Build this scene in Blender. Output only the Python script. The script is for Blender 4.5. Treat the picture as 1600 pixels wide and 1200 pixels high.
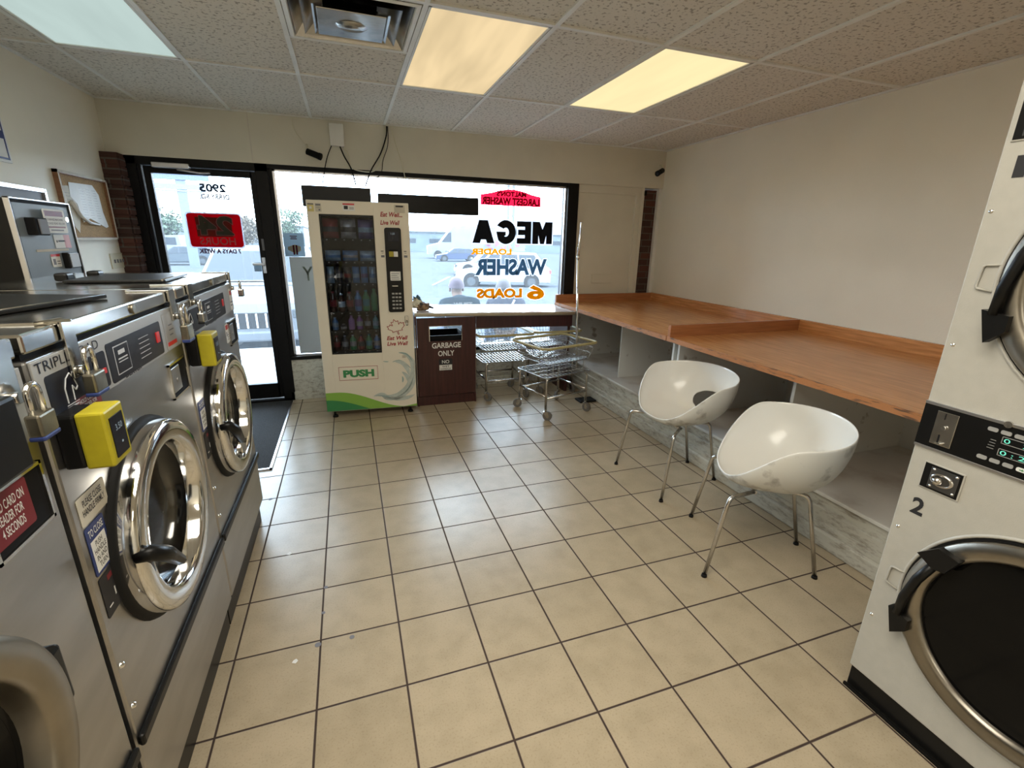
import bpy, bmesh, math, random
from mathutils import Vector, Matrix
random.seed(7)
SC = bpy.context.scene
for o in list(bpy.data.objects): bpy.data.objects.remove(o)
COL = SC.collection
V = Vector
PI = math.pi

# ------------------------------------------------------------------ camera
def cam_matrix(a, b, c):
    ca, sa, cb, sb, cc, sc = math.cos(a), math.sin(a), math.cos(b), math.sin(b), math.cos(c), math.sin(c)
    Rz = Matrix(((ca, -sa, 0), (sa, ca, 0), (0, 0, 1)))
    Rx = Matrix(((1, 0, 0), (0, cb, -sb), (0, sb, cb)))
    Ry = Matrix(((cc, 0, sc), (0, 1, 0), (-sc, 0, cc)))
    return Rz @ Rx @ Ry
M = cam_matrix(-.3356, -.2985, -.0196)
cd = bpy.data.cameras.new('camera'); cam = bpy.data.objects.new('camera', cd); COL.objects.link(cam)
cd.sensor_width = 36; cd.lens = 726.97 / 1600 * 36; cd.clip_start = .02; cd.clip_end = 900
r_, f_, u_ = M.col[0], M.col[1], M.col[2]
cam.matrix_world = Matrix(((r_[0], u_[0], -f_[0], 0), (r_[1], u_[1], -f_[1], 0), (r_[2], u_[2], -f_[2], 1.545), (0, 0, 0, 1)))
SC.camera = cam

# ------------------------------------------------------------------ world, exposure
SC.view_settings.view_transform = 'Standard'; SC.view_settings.look = 'None'
SC.view_settings.gamma = 1; SC.view_settings.use_curve_mapping = False
SC.view_settings.exposure = 0.1
SKY = 20.0
LAMP = 1.0
REAR_FILL = 8.0  # strength of the added fill panels out of view
w = bpy.data.worlds.new('overcast_sky'); SC.world = w; w.use_nodes = True
nt = w.node_tree; nt.nodes.clear()
tc = nt.nodes.new('ShaderNodeTexCoord'); mp = nt.nodes.new('ShaderNodeMapping'); mp.inputs['Scale'].default_value = (1.2, 1.2, 5)
nz = nt.nodes.new('ShaderNodeTexNoise'); nz.inputs['Scale'].default_value = 2.2; nz.inputs['Detail'].default_value = 6
cr = nt.nodes.new('ShaderNodeValToRGB')
cr.color_ramp.elements[0].position = .35; cr.color_ramp.elements[0].color = (.40, .56, .72, 1)
cr.color_ramp.elements[1].position = .62; cr.color_ramp.elements[1].color = (.93, .97, 1, 1)
bg = nt.nodes.new('ShaderNodeBackground'); bg.inputs[1].default_value = SKY
wo = nt.nodes.new('ShaderNodeOutputWorld')
L = nt.links.new
L(tc.outputs['Generated'], mp.inputs[0]); L(mp.outputs[0], nz.inputs[0]); L(nz.outputs['Fac'], cr.inputs[0]); L(cr.outputs[0], bg.inputs[0]); L(bg.outputs[0], wo.inputs[0])
def portal(name, x0, x1, z0, z1, y):
    ld = bpy.data.lights.new(name, 'AREA'); ld.shape = 'RECTANGLE'; ld.size = x1 - x0; ld.size_y = z1 - z0
    ld.cycles.is_portal = True
    o = bpy.data.objects.new(name, ld); COL.objects.link(o); o.location = ((x0 + x1) / 2, y, (z0 + z1) / 2); o.rotation_euler = (-PI / 2, 0, 0)
portal('window_portal', -.58, 2.25, .44, 2.11, 4.90)
portal('door_portal', -1.46, -.69, .18, 2.03, 4.90)

# ------------------------------------------------------------------ materials
def mat(name, col, rough=.5, metal=0, noise=0, nscale=6, col2=None, bump=0, bscale=None, spec=.5, emis=None, estr=0, coat=0, ndetail=5, stretch=None, sharp=None):
    m = bpy.data.materials.new(name); m.use_nodes = True
    n = m.node_tree; b = n.nodes['Principled BSDF']
    b.inputs['Base Color'].default_value = (*col, 1); b.inputs['Roughness'].default_value = rough; b.inputs['Metallic'].default_value = metal
    b.inputs['Specular IOR Level'].default_value = spec
    b.inputs['Coat Weight'].default_value = coat
    if emis: b.inputs['Emission Color'].default_value = (*emis, 1); b.inputs['Emission Strength'].default_value = estr
    tc = n.nodes.new('ShaderNodeTexCoord'); mp = n.nodes.new('ShaderNodeMapping')
    n.links.new(tc.outputs['Object'], mp.inputs[0])
    if stretch: mp.inputs['Scale'].default_value = stretch
    t = n.nodes.new('ShaderNodeTexNoise'); t.inputs['Scale'].default_value = nscale; t.inputs['Detail'].default_value = ndetail
    n.links.new(mp.outputs[0], t.inputs[0])
    r = n.nodes.new('ShaderNodeValToRGB')
    lo, hi = sharp or (.35, .65)
    r.color_ramp.elements[0].position = lo; r.color_ramp.elements[1].position = hi
    c2 = col2 or tuple(c * (1 - noise) for c in col)
    r.color_ramp.elements[0].color = (*c2, 1); r.color_ramp.elements[1].color = (*col, 1)
    n.links.new(t.outputs['Fac'], r.inputs[0])
    if noise or col2: n.links.new(r.outputs[0], b.inputs['Base Color'])
    if metal > .5 and noise:
        rr = n.nodes.new('ShaderNodeMapRange'); rr.inputs['To Min'].default_value = max(.02, rough - .1); rr.inputs['To Max'].default_value = rough + .1
        n.links.new(t.outputs['Fac'], rr.inputs['Value']); n.links.new(rr.outputs[0], b.inputs['Roughness'])
    if bump:
        t2 = n.nodes.new('ShaderNodeTexNoise'); t2.inputs['Scale'].default_value = bscale or 60; t2.inputs['Detail'].default_value = 3
        n.links.new(mp.outputs[0], t2.inputs[0])
        bp = n.nodes.new('ShaderNodeBump'); bp.inputs['Strength'].default_value = bump; bp.inputs['Distance'].default_value = .004
        n.links.new(t2.outputs['Fac'], bp.inputs['Height']); n.links.new(bp.outputs[0], b.inputs['Normal'])
    return m
def nodes_of(m): return m.node_tree.nodes, m.node_tree.links, m.node_tree.nodes['Principled BSDF']

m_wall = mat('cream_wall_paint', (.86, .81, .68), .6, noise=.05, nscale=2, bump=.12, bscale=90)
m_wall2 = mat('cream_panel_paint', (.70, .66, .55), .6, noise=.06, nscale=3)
m_trimpaint = mat('pale_trim_paint', (.66, .60, .52), .5, noise=.1, nscale=8)
m_white = mat('white_paint', (.78, .77, .72), .45, noise=.06, nscale=5)
m_dirtwhite = mat('scuffed_white_paint', (.55, .54, .47), .55, col2=(.24, .20, .155), nscale=13, ndetail=14, sharp=(.32, .52), stretch=(1.6, .8, 2.6), bump=.3, bscale=25)
m_dirtwhite.node_tree.nodes['Noise Texture'].inputs['Roughness'].default_value = .72
m_shelf = mat('white_board', (.70, .70, .66), .45, col2=(.50, .47, .42), nscale=4, sharp=(.3, .5))
m_partition = mat('marked_white_board', (.66, .67, .64), .5, col2=(.30, .27, .23), nscale=9, ndetail=8, sharp=(.28, .36))
m_black = mat('black_enamel', (.006, .006, .006), .35, noise=.3, spec=.28)
m_blackm = mat('matte_black', (.008, .008, .009), .7, spec=.15)
m_frame = mat('dark_bronze_frame', (.005, .0045, .0045), .45, spec=.2, noise=.3, nscale=12)
m_chrome = mat('chrome', (.78, .78, .77), .09, 1)
m_chromeworn = mat('worn_chrome', (.66, .64, .61), .2, 1, noise=.25, nscale=14)
m_steel = mat('brushed_stainless', (.50, .49, .475), .33, 1, noise=.22, nscale=5, stretch=(1, .5, 2.2))
m_steeltop = mat('polished_stainless_lid', (.62, .61, .58), .17, 1, noise=.15, nscale=4)
m_panelgrey = mat('grey_control_facia', (.42, .42, .41), .42, .3)
m_navy = mat('dark_navy_facia', (.009, .010, .018), .28, spec=.3)
m_navyline = mat('pale_print', (.55, .57, .6), .5)
m_red = mat('red_label', (.17, .012, .02), .5)
m_redbright = mat('bright_red', (.6, .03, .03), .4)
m_blue = mat('blue_label', (.022, .04, .16), .5)
m_paper = mat('white_paper', (.80, .80, .77), .6, noise=.06, nscale=20)
m_paperold = mat('aged_paper', (.62, .57, .46), .7, noise=.12, nscale=20)
m_ink = mat('black_ink', (.015, .015, .018), .6)
m_inkgrey = mat('grey_ink', (.18, .18, .2), .6)
m_yellow = mat('yellow_plastic', (.42, .36, .015), .38, noise=.15, nscale=25)
m_brass = mat('dull_brass', (.34, .31, .24), .4, 1, noise=.3, nscale=30)
m_rubber = mat('black_rubber', (.009, .009, .009), .6, spec=.2)
m_wheel = mat('grey_wheel_rubber', (.16, .15, .14), .55)
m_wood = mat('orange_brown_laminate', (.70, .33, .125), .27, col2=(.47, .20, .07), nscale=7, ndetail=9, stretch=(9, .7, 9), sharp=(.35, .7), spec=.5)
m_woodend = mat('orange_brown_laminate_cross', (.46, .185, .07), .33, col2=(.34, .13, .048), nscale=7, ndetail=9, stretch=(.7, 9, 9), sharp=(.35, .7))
m_woodedge = mat('chipped_laminate_edge', (.45, .19, .07), .45, col2=(.13, .07, .04), nscale=30, ndetail=8, stretch=(1, .35, 3), sharp=(.36, .45))
m_cab = mat('dark_cherry_veneer', (.065, .018, .016), .35, col2=(.04, .012, .011), nscale=6, stretch=(8, 8, .6))
m_counter = mat('pale_counter_laminate', (.62, .58, .56), .16, noise=.08, nscale=10, coat=.3)
m_counteredge = mat('beige_counter_edge', (.50, .42, .30), .35, noise=.15)
m_vm = mat('cream_powder_coat', (.82, .76, .63), .42, noise=.04, nscale=3)
m_dryer = mat('off_white_enamel', (.47, .455, .405), .38, noise=.05, nscale=30, bump=.08, bscale=300)
m_ringbrown = mat('bronze_toned_ring', (.36, .33, .28), .32, 1, noise=.3, nscale=6)
m_chair = mat('white_moulded_plastic', (.86, .85, .80), .25, noise=.03, nscale=4, coat=.3)
m_chairout = mat('scuffed_chair_shell', (.70, .70, .66), .35, col2=(.40, .39, .36), nscale=11, ndetail=9, sharp=(.34, .46))
m_cork = mat('cork', (.45, .28, .12), .85, noise=.35, nscale=120)
m_woodframe = mat('oak_frame', (.28, .13, .06), .5, noise=.3, stretch=(1, 1, 8))
m_alu = mat('aluminium', (.68, .68, .70), .3, 1)
m_tin = mat('pressed_tin', (.62, .60, .56), .22, 1, noise=.2, nscale=9, bump=.5, bscale=7)
m_grey = mat('grey_painted_steel', (.20, .235, .26), .45, noise=.08)
m_ivory = mat('ivory_plastic', (.70, .66, .50), .4)
m_green = mat('green_print', (.04, .25, .08), .5)
m_lime = mat('lime_print', (.25, .48, .07), .5)
m_darkred = mat('dark_red_print', (.35, .03, .03), .5)
m_teal = mat('pale_teal_print', (.56, .62, .57), .5, noise=.2, nscale=20)
m_teald = mat('teal_line_print', (.28, .40, .38), .5)
m_mat = mat('charcoal_entrance_mat', (.045, .047, .05), .95, noise=.5, nscale=180, bump=.6, bscale=200)
m_rimyellow = mat('yellowed_plastic_rim', (.52, .45, .22), .45, noise=.2, nscale=20)
m_wire = mat('basket_wire', (.50, .50, .48), .28, 1)
m_led = mat('led_green', (.0, .1, .06), .4, emis=(.25, 1, .7), estr=.9)
m_ledw = mat('lcd_glow', (.1, .1, .1), .4, emis=(.6, .8, .9), estr=.25)

# floor tiles (grid measured from the photograph)
def floor_material():
    m = mat('beige_ceramic_tile', (.5, .4, .27), .32)
    N, K, b = nodes_of(m)
    geo = N.new('ShaderNodeTexCoord'); sep = N.new('ShaderNodeSeparateXYZ'); K.new(geo.outputs['Object'], sep.inputs[0])
    def math_(op, a, c, name=None):
        q = N.new('ShaderNodeMath'); q.operation = op
        for i, v in enumerate((a, c)):
            if v is None: continue
            if isinstance(v, (int, float)): q.inputs[i].default_value = v
            else: K.new(v, q.inputs[i])
        return q.outputs[0]
    fx = math_('DIVIDE', math_('ADD', sep.outputs[0], .523 + 30 * .3048), .3048)
    fy = math_('DIVIDE', math_('ADD', sep.outputs[1], -4.086 + 30 * .3057), .3057)
    def edge(f): return math_('ABSOLUTE', math_('SUBTRACT', math_('FRACT', f, None), .5), None)
    g = math_('MAXIMUM', edge(fx), edge(fy))
    ramp = N.new('ShaderNodeValToRGB'); ramp.color_ramp.elements[0].position = .4865; ramp.color_ramp.elements[1].position = .4895
    ramp.color_ramp.elements[0].color = (0, 0, 0, 1); ramp.color_ramp.elements[1].color = (1, 1, 1, 1)
    K.new(g, ramp.inputs[0])
    comb = N.new('ShaderNodeCombineXYZ'); K.new(math_('FLOOR', fx, None), comb.inputs[0]); K.new(math_('FLOOR', fy, None), comb.inputs[1])
    wn = N.new('ShaderNodeTexWhiteNoise'); K.new(comb.outputs[0], wn.inputs[0])
    tint = N.new('ShaderNodeValToRGB'); tint.color_ramp.elements[0].color = (.435, .355, .24, 1); tint.color_ramp.elements[1].color = (.475, .39, .27, 1)
    K.new(wn.outputs[0], tint.inputs[0])
    n1 = N.new('ShaderNodeTexNoise'); n1.inputs['Scale'].default_value = 9; n1.inputs['Detail'].default_value = 8; K.new(geo.outputs['Object'], n1.inputs[0])
    r1 = N.new('ShaderNodeValToRGB'); r1.color_ramp.elements[0].position = .3; r1.color_ramp.elements[1].position = .6; r1.color_ramp.elements[0].color = (.86, .86, .84, 1)
    r1.color_ramp.elements[1].color = (1, 1, 1, 1); K.new(n1.outputs[0], r1.inputs[0])
    mul = N.new('ShaderNodeMixRGB'); mul.blend_type = 'MULTIPLY'; mul.inputs[0].default_value = 1; K.new(tint.outputs[0], mul.inputs[1]); K.new(r1.outputs[0], mul.inputs[2])
    n2 = N.new('ShaderNodeTexNoise'); n2.inputs['Scale'].default_value = 160; K.new(geo.outputs['Object'], n2.inputs[0])
    r2 = N.new('ShaderNodeValToRGB'); r2.color_ramp.elements[0].position = .3; r2.color_ramp.elements[1].position = .45; r2.color_ramp.elements[0].color = (.85, .83, .8, 1)
    r2.color_ramp.elements[1].color = (1, 1, 1, 1); K.new(n2.outputs[0], r2.inputs[0])
    mul2 = N.new('ShaderNodeMixRGB'); mul2.blend_type = 'MULTIPLY'; mul2.inputs[0].default_value = 1; K.new(mul.outputs[0], mul2.inputs[1]); K.new(r2.outputs[0], mul2.inputs[2])
    mix = N.new('ShaderNodeMixRGB'); K.new(ramp.outputs[0], mix.inputs[0]); K.new(mul2.outputs[0], mix.inputs[1]); mix.inputs[2].default_value = (.045, .026, .018, 1)
    K.new(mix.outputs[0], b.inputs['Base Color'])
    rr = N.new('ShaderNodeMapRange'); K.new(ramp.outputs[0], rr.inputs['Value']); rr.inputs['To Min'].default_value = .30; rr.inputs['To Max'].default_value = .9; K.new(rr.outputs[0], b.inputs['Roughness'])
    bp = N.new('ShaderNodeBump'); bp.inputs['Strength'].default_value = .6; bp.inputs['Distance'].default_value = .002; bp.invert = True
    K.new(ramp.outputs[0], bp.inputs['Height']); K.new(bp.outputs[0], b.inputs['Normal'])
    return m
m_floor = floor_material()

def ceiling_material():
    m = mat('speckled_ceiling_tile', (.5, .48, .43), .9)
    N, K, b = nodes_of(m)
    g = N.new('ShaderNodeTexCoord')
    n = N.new('ShaderNodeTexNoise'); n.inputs['Scale'].default_value = 55; n.inputs['Detail'].default_value = 3; K.new(g.outputs['Object'], n.inputs[0])
    r = N.new('ShaderNodeValToRGB'); r.color_ramp.elements[0].position = .36; r.color_ramp.elements[1].position = .44
    r.color_ramp.elements[0].color = (.36, .33, .28, 1); r.color_ramp.elements[1].color = (.70, .66, .58, 1)
    K.new(n.outputs[0], r.inputs[0]); K.new(r.outputs[0], b.inputs['Base Color'])
    bp = N.new('ShaderNodeBump'); bp.inputs['Strength'].default_value = .5; bp.inputs['Distance'].default_value = .003
    K.new(n.outputs[0], bp.inputs['Height']); K.new(bp.outputs[0], b.inputs['Normal'])
    return m
m_ceil = ceiling_material()
m_tbar = mat('ceiling_t_bar', (.82, .82, .77), .45, noise=.1)

def brick_material():
    m = mat('old_red_brick', (.2, .07, .04), .85)
    N, K, b = nodes_of(m)
    g = N.new('ShaderNodeTexCoord'); mp = N.new('ShaderNodeMapping'); mp.inputs['Rotation'].default_value = (PI / 2, 0, 0)
    K.new(g.outputs['Object'], mp.inputs[0])
    br = N.new('ShaderNodeTexBrick'); br.inputs['Color1'].default_value = (.10, .034, .022, 1); br.inputs['Color2'].default_value = (.05, .022, .016, 1); br.inputs['Mortar'].default_value = (.10, .085, .07, 1)
    br.inputs['Scale'].default_value = 1; br.inputs['Brick Width'].default_value = .21; br.inputs['Row Height'].default_value = .072; br.inputs['Mortar Size'].default_value = .006
    K.new(mp.outputs[0], br.inputs[0]); K.new(br.outputs[0], b.inputs['Base Color'])
    bp = N.new('ShaderNodeBump'); bp.inputs['Strength'].default_value = .9; bp.inputs['Distance'].default_value = .01; bp.invert = True
    K.new(br.outputs['Fac'], bp.inputs['Height']); K.new(bp.outputs[0], b.inputs['Normal'])
    return m
m_brick = brick_material()

def shader_mix(name, build):
    m = bpy.data.materials.new(name); m.use_nodes = True; N = m.node_tree.nodes; N.clear()
    out = N.new('ShaderNodeOutputMaterial'); sh = build(N, m.node_tree.links); m.node_tree.links.new(sh, out.inputs[0]); return m
def b_glass(haze):
    def f(N, K):
        t = N.new('ShaderNodeBsdfTransparent'); t.inputs[0].default_value = (.93, .97, 1, 1)
        tr = N.new('ShaderNodeBsdfTranslucent'); tr.inputs[0].default_value = (.80, .90, 1, 1)
        a = N.new('ShaderNodeMixShader'); a.inputs[0].default_value = haze; K.new(t.outputs[0], a.inputs[1]); K.new(tr.outputs[0], a.inputs[2])
        g = N.new('ShaderNodeBsdfGlossy'); g.inputs['Roughness'].default_value = .02
        fr = N.new('ShaderNodeFresnel'); fr.inputs[0].default_value = 1.45
        c = N.new('ShaderNodeMixShader'); K.new(fr.outputs[0], c.inputs[0]); K.new(a.outputs[0], c.inputs[1]); K.new(g.outputs[0], c.inputs[2])
        return c.outputs[0]
    return f
m_glass = shader_mix('veiled_window_glass', b_glass(.02))  # translucent share lays a pale daylight veil over the view outside
m_vmglass = shader_mix('display_glass', b_glass(0))
m_vmglass.node_tree.nodes['Transparent BSDF'].inputs[0].default_value = (.74, .78, .83, 1)
def vinyl(name, c, k=.75):
    def f(N, K):
        d = N.new('ShaderNodeBsdfDiffuse'); d.inputs[0].default_value = (*c, 1)
        t = N.new('ShaderNodeBsdfTranslucent'); t.inputs[0].default_value = (*c, 1)
        a = N.new('ShaderNodeMixShader'); a.inputs[0].default_value = k; K.new(d.outputs[0], a.inputs[1]); K.new(t.outputs[0], a.inputs[2]); return a.outputs[0]
    return shader_mix(name, f)
v_red = vinyl('red_vinyl', (0.730, 0.010, 0.037)); v_orange = vinyl('orange_vinyl', (0.648, 0.162, 0.000)); v_white = vinyl('white_vinyl', (0.532, 0.532, 0.570), .8)
v_blue = vinyl('grey_blue_vinyl', (0.0341, 0.0719, 0.1060)); v_slate = vinyl('slate_vinyl', (.010, .012, .016), .6); v_black = vinyl('black_vinyl', (.01, .01, .01), .1); v_grey = vinyl('grey_vinyl', (0.155, 0.164, 0.125))
v_film = vinyl('frosted_film', (0.303, 0.291, 0.271), .6); v_frost2 = vinyl('flyer_paper', (0.265, 0.312, 0.343), .6); v_darkred = vinyl('maroon_vinyl', (0.093, 0.007, 0.012)); v_yel = vinyl('yellow_print_film', (0.494, 0.323, 0.095))
def emitter(name, c, s, blotch=0):
    def f(N, K):
        e = N.new('ShaderNodeEmission'); e.inputs[1].default_value = s
        tc = N.new('ShaderNodeTexCoord'); mp = N.new('ShaderNodeMapping'); mp.inputs['Scale'].default_value = (5, .8, 1); K.new(tc.outputs['Object'], mp.inputs[0])
        n = N.new('ShaderNodeTexNoise'); n.inputs['Scale'].default_value = 1.4; n.inputs['Detail'].default_value = 2; K.new(mp.outputs[0], n.inputs[0])
        r = N.new('ShaderNodeValToRGB'); r.color_ramp.elements[0].position = .35; r.color_ramp.elements[1].position = .65
        r.color_ramp.elements[0].color = (*[x * (1 - blotch) for x in c], 1); r.color_ramp.elements[1].color = (*c, 1)
        K.new(n.outputs[0], r.inputs[0]); K.new(r.outputs[0], e.inputs[0]); return e.outputs[0]
    return shader_mix(name, f)
e_warm = emitter('warm_lit_diffuser', (.88, .68, .39), LAMP, .2)
e_warm2 = emitter('bright_lit_diffuser', (1.02, .84, .46), LAMP, .06)
e_fill = emitter('rear_fill_diffuser', (1, .93, .80), REAR_FILL, .04)  # fill emission for the unseen panels, brighter than the visible lamps
e_cool = emitter('cool_dim_diffuser', (.80, 1, .95), .62, .08)

# ------------------------------------------------------------------ mesh builder
class MB:
    def __init__(s): s.v = []; s.f = []; s.mi = []; s.sm = []; s.m = 0; s.smooth = False
    def face(s, idx): s.f.append(tuple(idx)); s.mi.append(s.m); s.sm.append(s.smooth)
    def quad(s, *p):
        i = len(s.v); s.v += [tuple(q) for q in p]; s.face(range(i, i + len(p))); return s
    def box(s, x0, x1, y0, y1, z0, z1, bev=0):
        if x0 > x1: x0, x1 = x1, x0
        if y0 > y1: y0, y1 = y1, y0
        if z0 > z1: z0, z1 = z1, z0
        b = min(bev, (x1 - x0) * .49, (y1 - y0) * .49, (z1 - z0) * .49)
        if b <= 0:
            i = len(s.v); s.v += [(x, y, z) for z in (z0, z1) for x, y in ((x0, y0), (x1, y0), (x1, y1), (x0, y1))]
            for q in ((3, 2, 1, 0), (4, 5, 6, 7), (0, 1, 5, 4), (1, 2, 6, 5), (2, 3, 7, 6), (3, 0, 4, 7)): s.face([i + k for k in q])
            return s
        bm = bmesh.new(); bmesh.ops.create_cube(bm, size=1)
        for v in bm.verts: v.co = V(((x0 + x1) / 2 + v.co.x * (x1 - x0), (y0 + y1) / 2 + v.co.y * (y1 - y0), (z0 + z1) / 2 + v.co.z * (z1 - z0)))
        bmesh.ops.bevel(bm, geom=list(bm.edges), offset=b, segments=2, affect='EDGES', profile=.5)
        s.addbm(bm); return s
    def addbm(s, bm, T=None):
        i = len(s.v); bm.verts.ensure_lookup_table(); bm.verts.index_update()
        s.v += [tuple((T @ v.co) if T else v.co) for v in bm.verts]
        for f in bm.faces: s.face([i + v.index for v in f.verts])
        bm.free()
    def cyl(s, p0, p1, r, n=12, r2=None, caps=True):
        p0, p1 = V(p0), V(p1); d = (p1 - p0).normalized(); a = V((0, 0, 1)) if abs(d.z) < .9 else V((1, 0, 0))
        u = d.cross(a).normalized(); w = d.cross(u); r2 = r if r2 is None else r2; i = len(s.v)
        for p, q in ((p0, r), (p1, r2)):
            for k in range(n):
                t = 2 * PI * k / n; s.v.append(tuple(p + (u * math.cos(t) + w * math.sin(t)) * q))
        sm = s.smooth; s.smooth = n > 6
        for k in range(n): s.face((i + k, i + (k + 1) % n, i + n + (k + 1) % n, i + n + k))
        s.smooth = sm
        if caps: s.face([i + k for k in reversed(range(n))]); s.face([i + n + k for k in range(n)])
        return s
    def tube(s, pts, r, n=8, closed=False, rs=None):
        pts = [V(p) for p in pts]; N_ = len(pts); i = len(s.v); prev = None
        for k, p in enumerate(pts):
            if closed: d = (pts[(k + 1) % N_] - pts[k - 1]).normalized()
            elif k == 0: d = (pts[1] - p).normalized()
            elif k == N_ - 1: d = (p - pts[-2]).normalized()
            else: d = ((pts[k + 1] - p).normalized() + (p - pts[k - 1]).normalized()).normalized()
            if prev is None: a = V((0, 0, 1)) if abs(d.z) < .9 else V((1, 0, 0)); u = d.cross(a).normalized()
            else: u = (prev - d * prev.dot(d)).normalized()
            prev = u; w_ = d.cross(u); q = rs[k] if rs else r
            for j in range(n):
                t = 2 * PI * j / n; s.v.append(tuple(p + (u * math.cos(t) + w_ * math.sin(t)) * q))
        sm = s.smooth; s.smooth = True
        for k in range(N_ if closed else N_ - 1):
            for j in range(n):
                a = i + k * n; b = i + ((k + 1) % N_) * n; s.face((a + j, a + (j + 1) % n, b + (j + 1) % n, b + j))
        s.smooth = sm
        if not closed: s.face([i + j for j in reversed(range(n))]); s.face([i + (N_ - 1) * n + j for j in range(n)])
        return s
    def lathe(s, prof, o, axis='z', n=40, closed=False, sx=1, sy=1):
        """prof: (radius, height) pairs; axis 'z','x','-x','y'"""
        i = len(s.v); o = V(o)
        ax = {'z': (V((1, 0, 0)), V((0, 1, 0)), V((0, 0, 1))), 'x': (V((0, 1, 0)), V((0, 0, 1)), V((1, 0, 0))), '-x': (V((0, -1, 0)), V((0, 0, 1)), V((-1, 0, 0))), 'y': (V((1, 0, 0)), V((0, 0, -1)), V((0, 1, 0))), '-y': (V((1, 0, 0)), V((0, 0, 1)), V((0, -1, 0)))}[axis]
        for r, h in prof:
            for k in range(n):
                t = 2 * PI * k / n; s.v.append(tuple(o + ax[0] * r * sx * math.cos(t) + ax[1] * r * sy * math.sin(t) + ax[2] * h))
        P = len(prof); sm = s.smooth; s.smooth = True
        for j in range(P if closed else P - 1):
            a = i + j * n; b = i + ((j + 1) % P) * n
            for k in range(n): s.face((a + k, a + (k + 1) % n, b + (k + 1) % n, b + k))
        s.smooth = sm; return s
    def prism(s, pts, o, u, v, depth):
        o, u, v = V(o), V(u), V(v); nrm = u.cross(v).normalized(); i = len(s.v); n = len(pts)
        for d in (0, depth):
            for a, b in pts: s.v.append(tuple(o + u * a + v * b + nrm * d))
        s.face([i + k for k in reversed(range(n))]); s.face([i + n + k for k in range(n)])
        for k in range(n): s.face((i + k, i + (k + 1) % n, i + n + (k + 1) % n, i + n + k))
        return s
    def text(s, body, o, u, v, w_, h_, off=.0006, bold=.0, shear=0, spacing=1):
        c = bpy.data.curves.new('t', 'FONT'); c.body = body; c.size = 1; c.align_x = 'CENTER'; c.offset = bold; c.shear = shear; c.space_character = spacing
        c.resolution_u = 3; c.space_line = .95
        ob = bpy.data.objects.new('t', c); COL.objects.link(ob)
        dg = bpy.context.evaluated_depsgraph_get(); me = bpy.data.meshes.new_from_object(ob.evaluated_get(dg))
        o, u, v = V(o), V(u), V(v); nrm = u.cross(v).normalized()
        if len(me.vertices):
            xs = [q.co.x for q in me.vertices]; ys = [q.co.y for q in me.vertices]; x0, x1, y0, y1 = min(xs), max(xs), min(ys), max(ys)
            i = len(s.v)
            for q in me.vertices: s.v.append(tuple(o + u * (q.co.x - x0) / (x1 - x0) * w_ + v * (q.co.y - y0) / max(1e-6, y1 - y0) * h_ + nrm * off))
            for p in me.polygons: s.face([i + k for k in p.vertices])
        bpy.data.objects.remove(ob); bpy.data.meshes.remove(me); bpy.data.curves.remove(c); return s
    def build(s, name, mats, parent=None, label=None, bevel=0, recalc=True):
        me = bpy.data.meshes.new(name); me.from_pydata(s.v, [], s.f)
        if not isinstance(mats, (list, tuple)): mats = [mats]
        for m in mats: me.materials.append(m)
        me.polygons.foreach_set('material_index', s.mi); me.polygons.foreach_set('use_smooth', s.sm); me.update()
        o = bpy.data.objects.new(name, me); COL.objects.link(o)
        if parent is not None: o.parent = parent
        if label: o['label'] = label
        if bevel:
            b = o.modifiers.new('b', 'BEVEL'); b.width = bevel; b.segments = 2; b.limit_method = 'ANGLE'
        return o
def rrect(w_, h_, r, n=5, cx=0, cy=0):
    P = []
    for (x, y, a) in ((w_ / 2 - r, h_ / 2 - r, 0), (-w_ / 2 + r, h_ / 2 - r, 90), (-w_ / 2 + r, -h_ / 2 + r, 180), (w_ / 2 - r, -h_ / 2 + r, 270)):
        for k in range(n + 1): t = math.radians(a + 90 * k / n); P.append((cx + x + r * math.cos(t), cy + y + r * math.sin(t)))
    return P
def thing(name, label, cat, loc=(0, 0, 0), rz=0, group=None):
    o = bpy.data.objects.new(name, None); COL.objects.link(o); o.location = loc; o.rotation_euler = (0, 0, rz); o.empty_display_size = .1
    return tag(o, label, cat, group)
def tag(o, label, cat, group=None, kind=None):
    o['label'] = label; o['category'] = cat
    if group: o['group'] = group
    if kind: o['kind'] = kind
    return o
def struct(o, label=None):
    o['kind'] = 'structure'
    if label: o['label'] = label
    return o
def place(o, loc, rz=0):
    o.location = loc; o.rotation_euler = (0, 0, rz); return o
def dup(root, loc, rz, label):
    r = root.copy(); COL.objects.link(r); r.location = loc; r.rotation_euler = (0, 0, rz); r['label'] = label
    for ch in list(root.children):
        c = ch.copy(); COL.objects.link(c); c.parent = r
        for g in list(ch.children):
            d = g.copy(); COL.objects.link(d); d.parent = c
    return r
UX, UY, UZ = V((1, 0, 0)), V((0, 1, 0)), V((0, 0, 1))
def smoothpath(pts, n=6):
    P = [V(p) for p in pts]; out = []
    for i in range(len(P) - 1):
        p0 = P[max(i - 1, 0)]; p1 = P[i]; p2 = P[i + 1]; p3 = P[min(i + 2, len(P) - 1)]
        for k in range(n):
            t = k / n; out.append(.5 * ((2 * p1) + (p2 - p0) * t + (2 * p0 - 5 * p1 + 4 * p2 - p3) * t * t + (3 * p1 - p0 - 3 * p2 + p3) * t ** 3))
    out.append(P[-1]); return out
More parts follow.
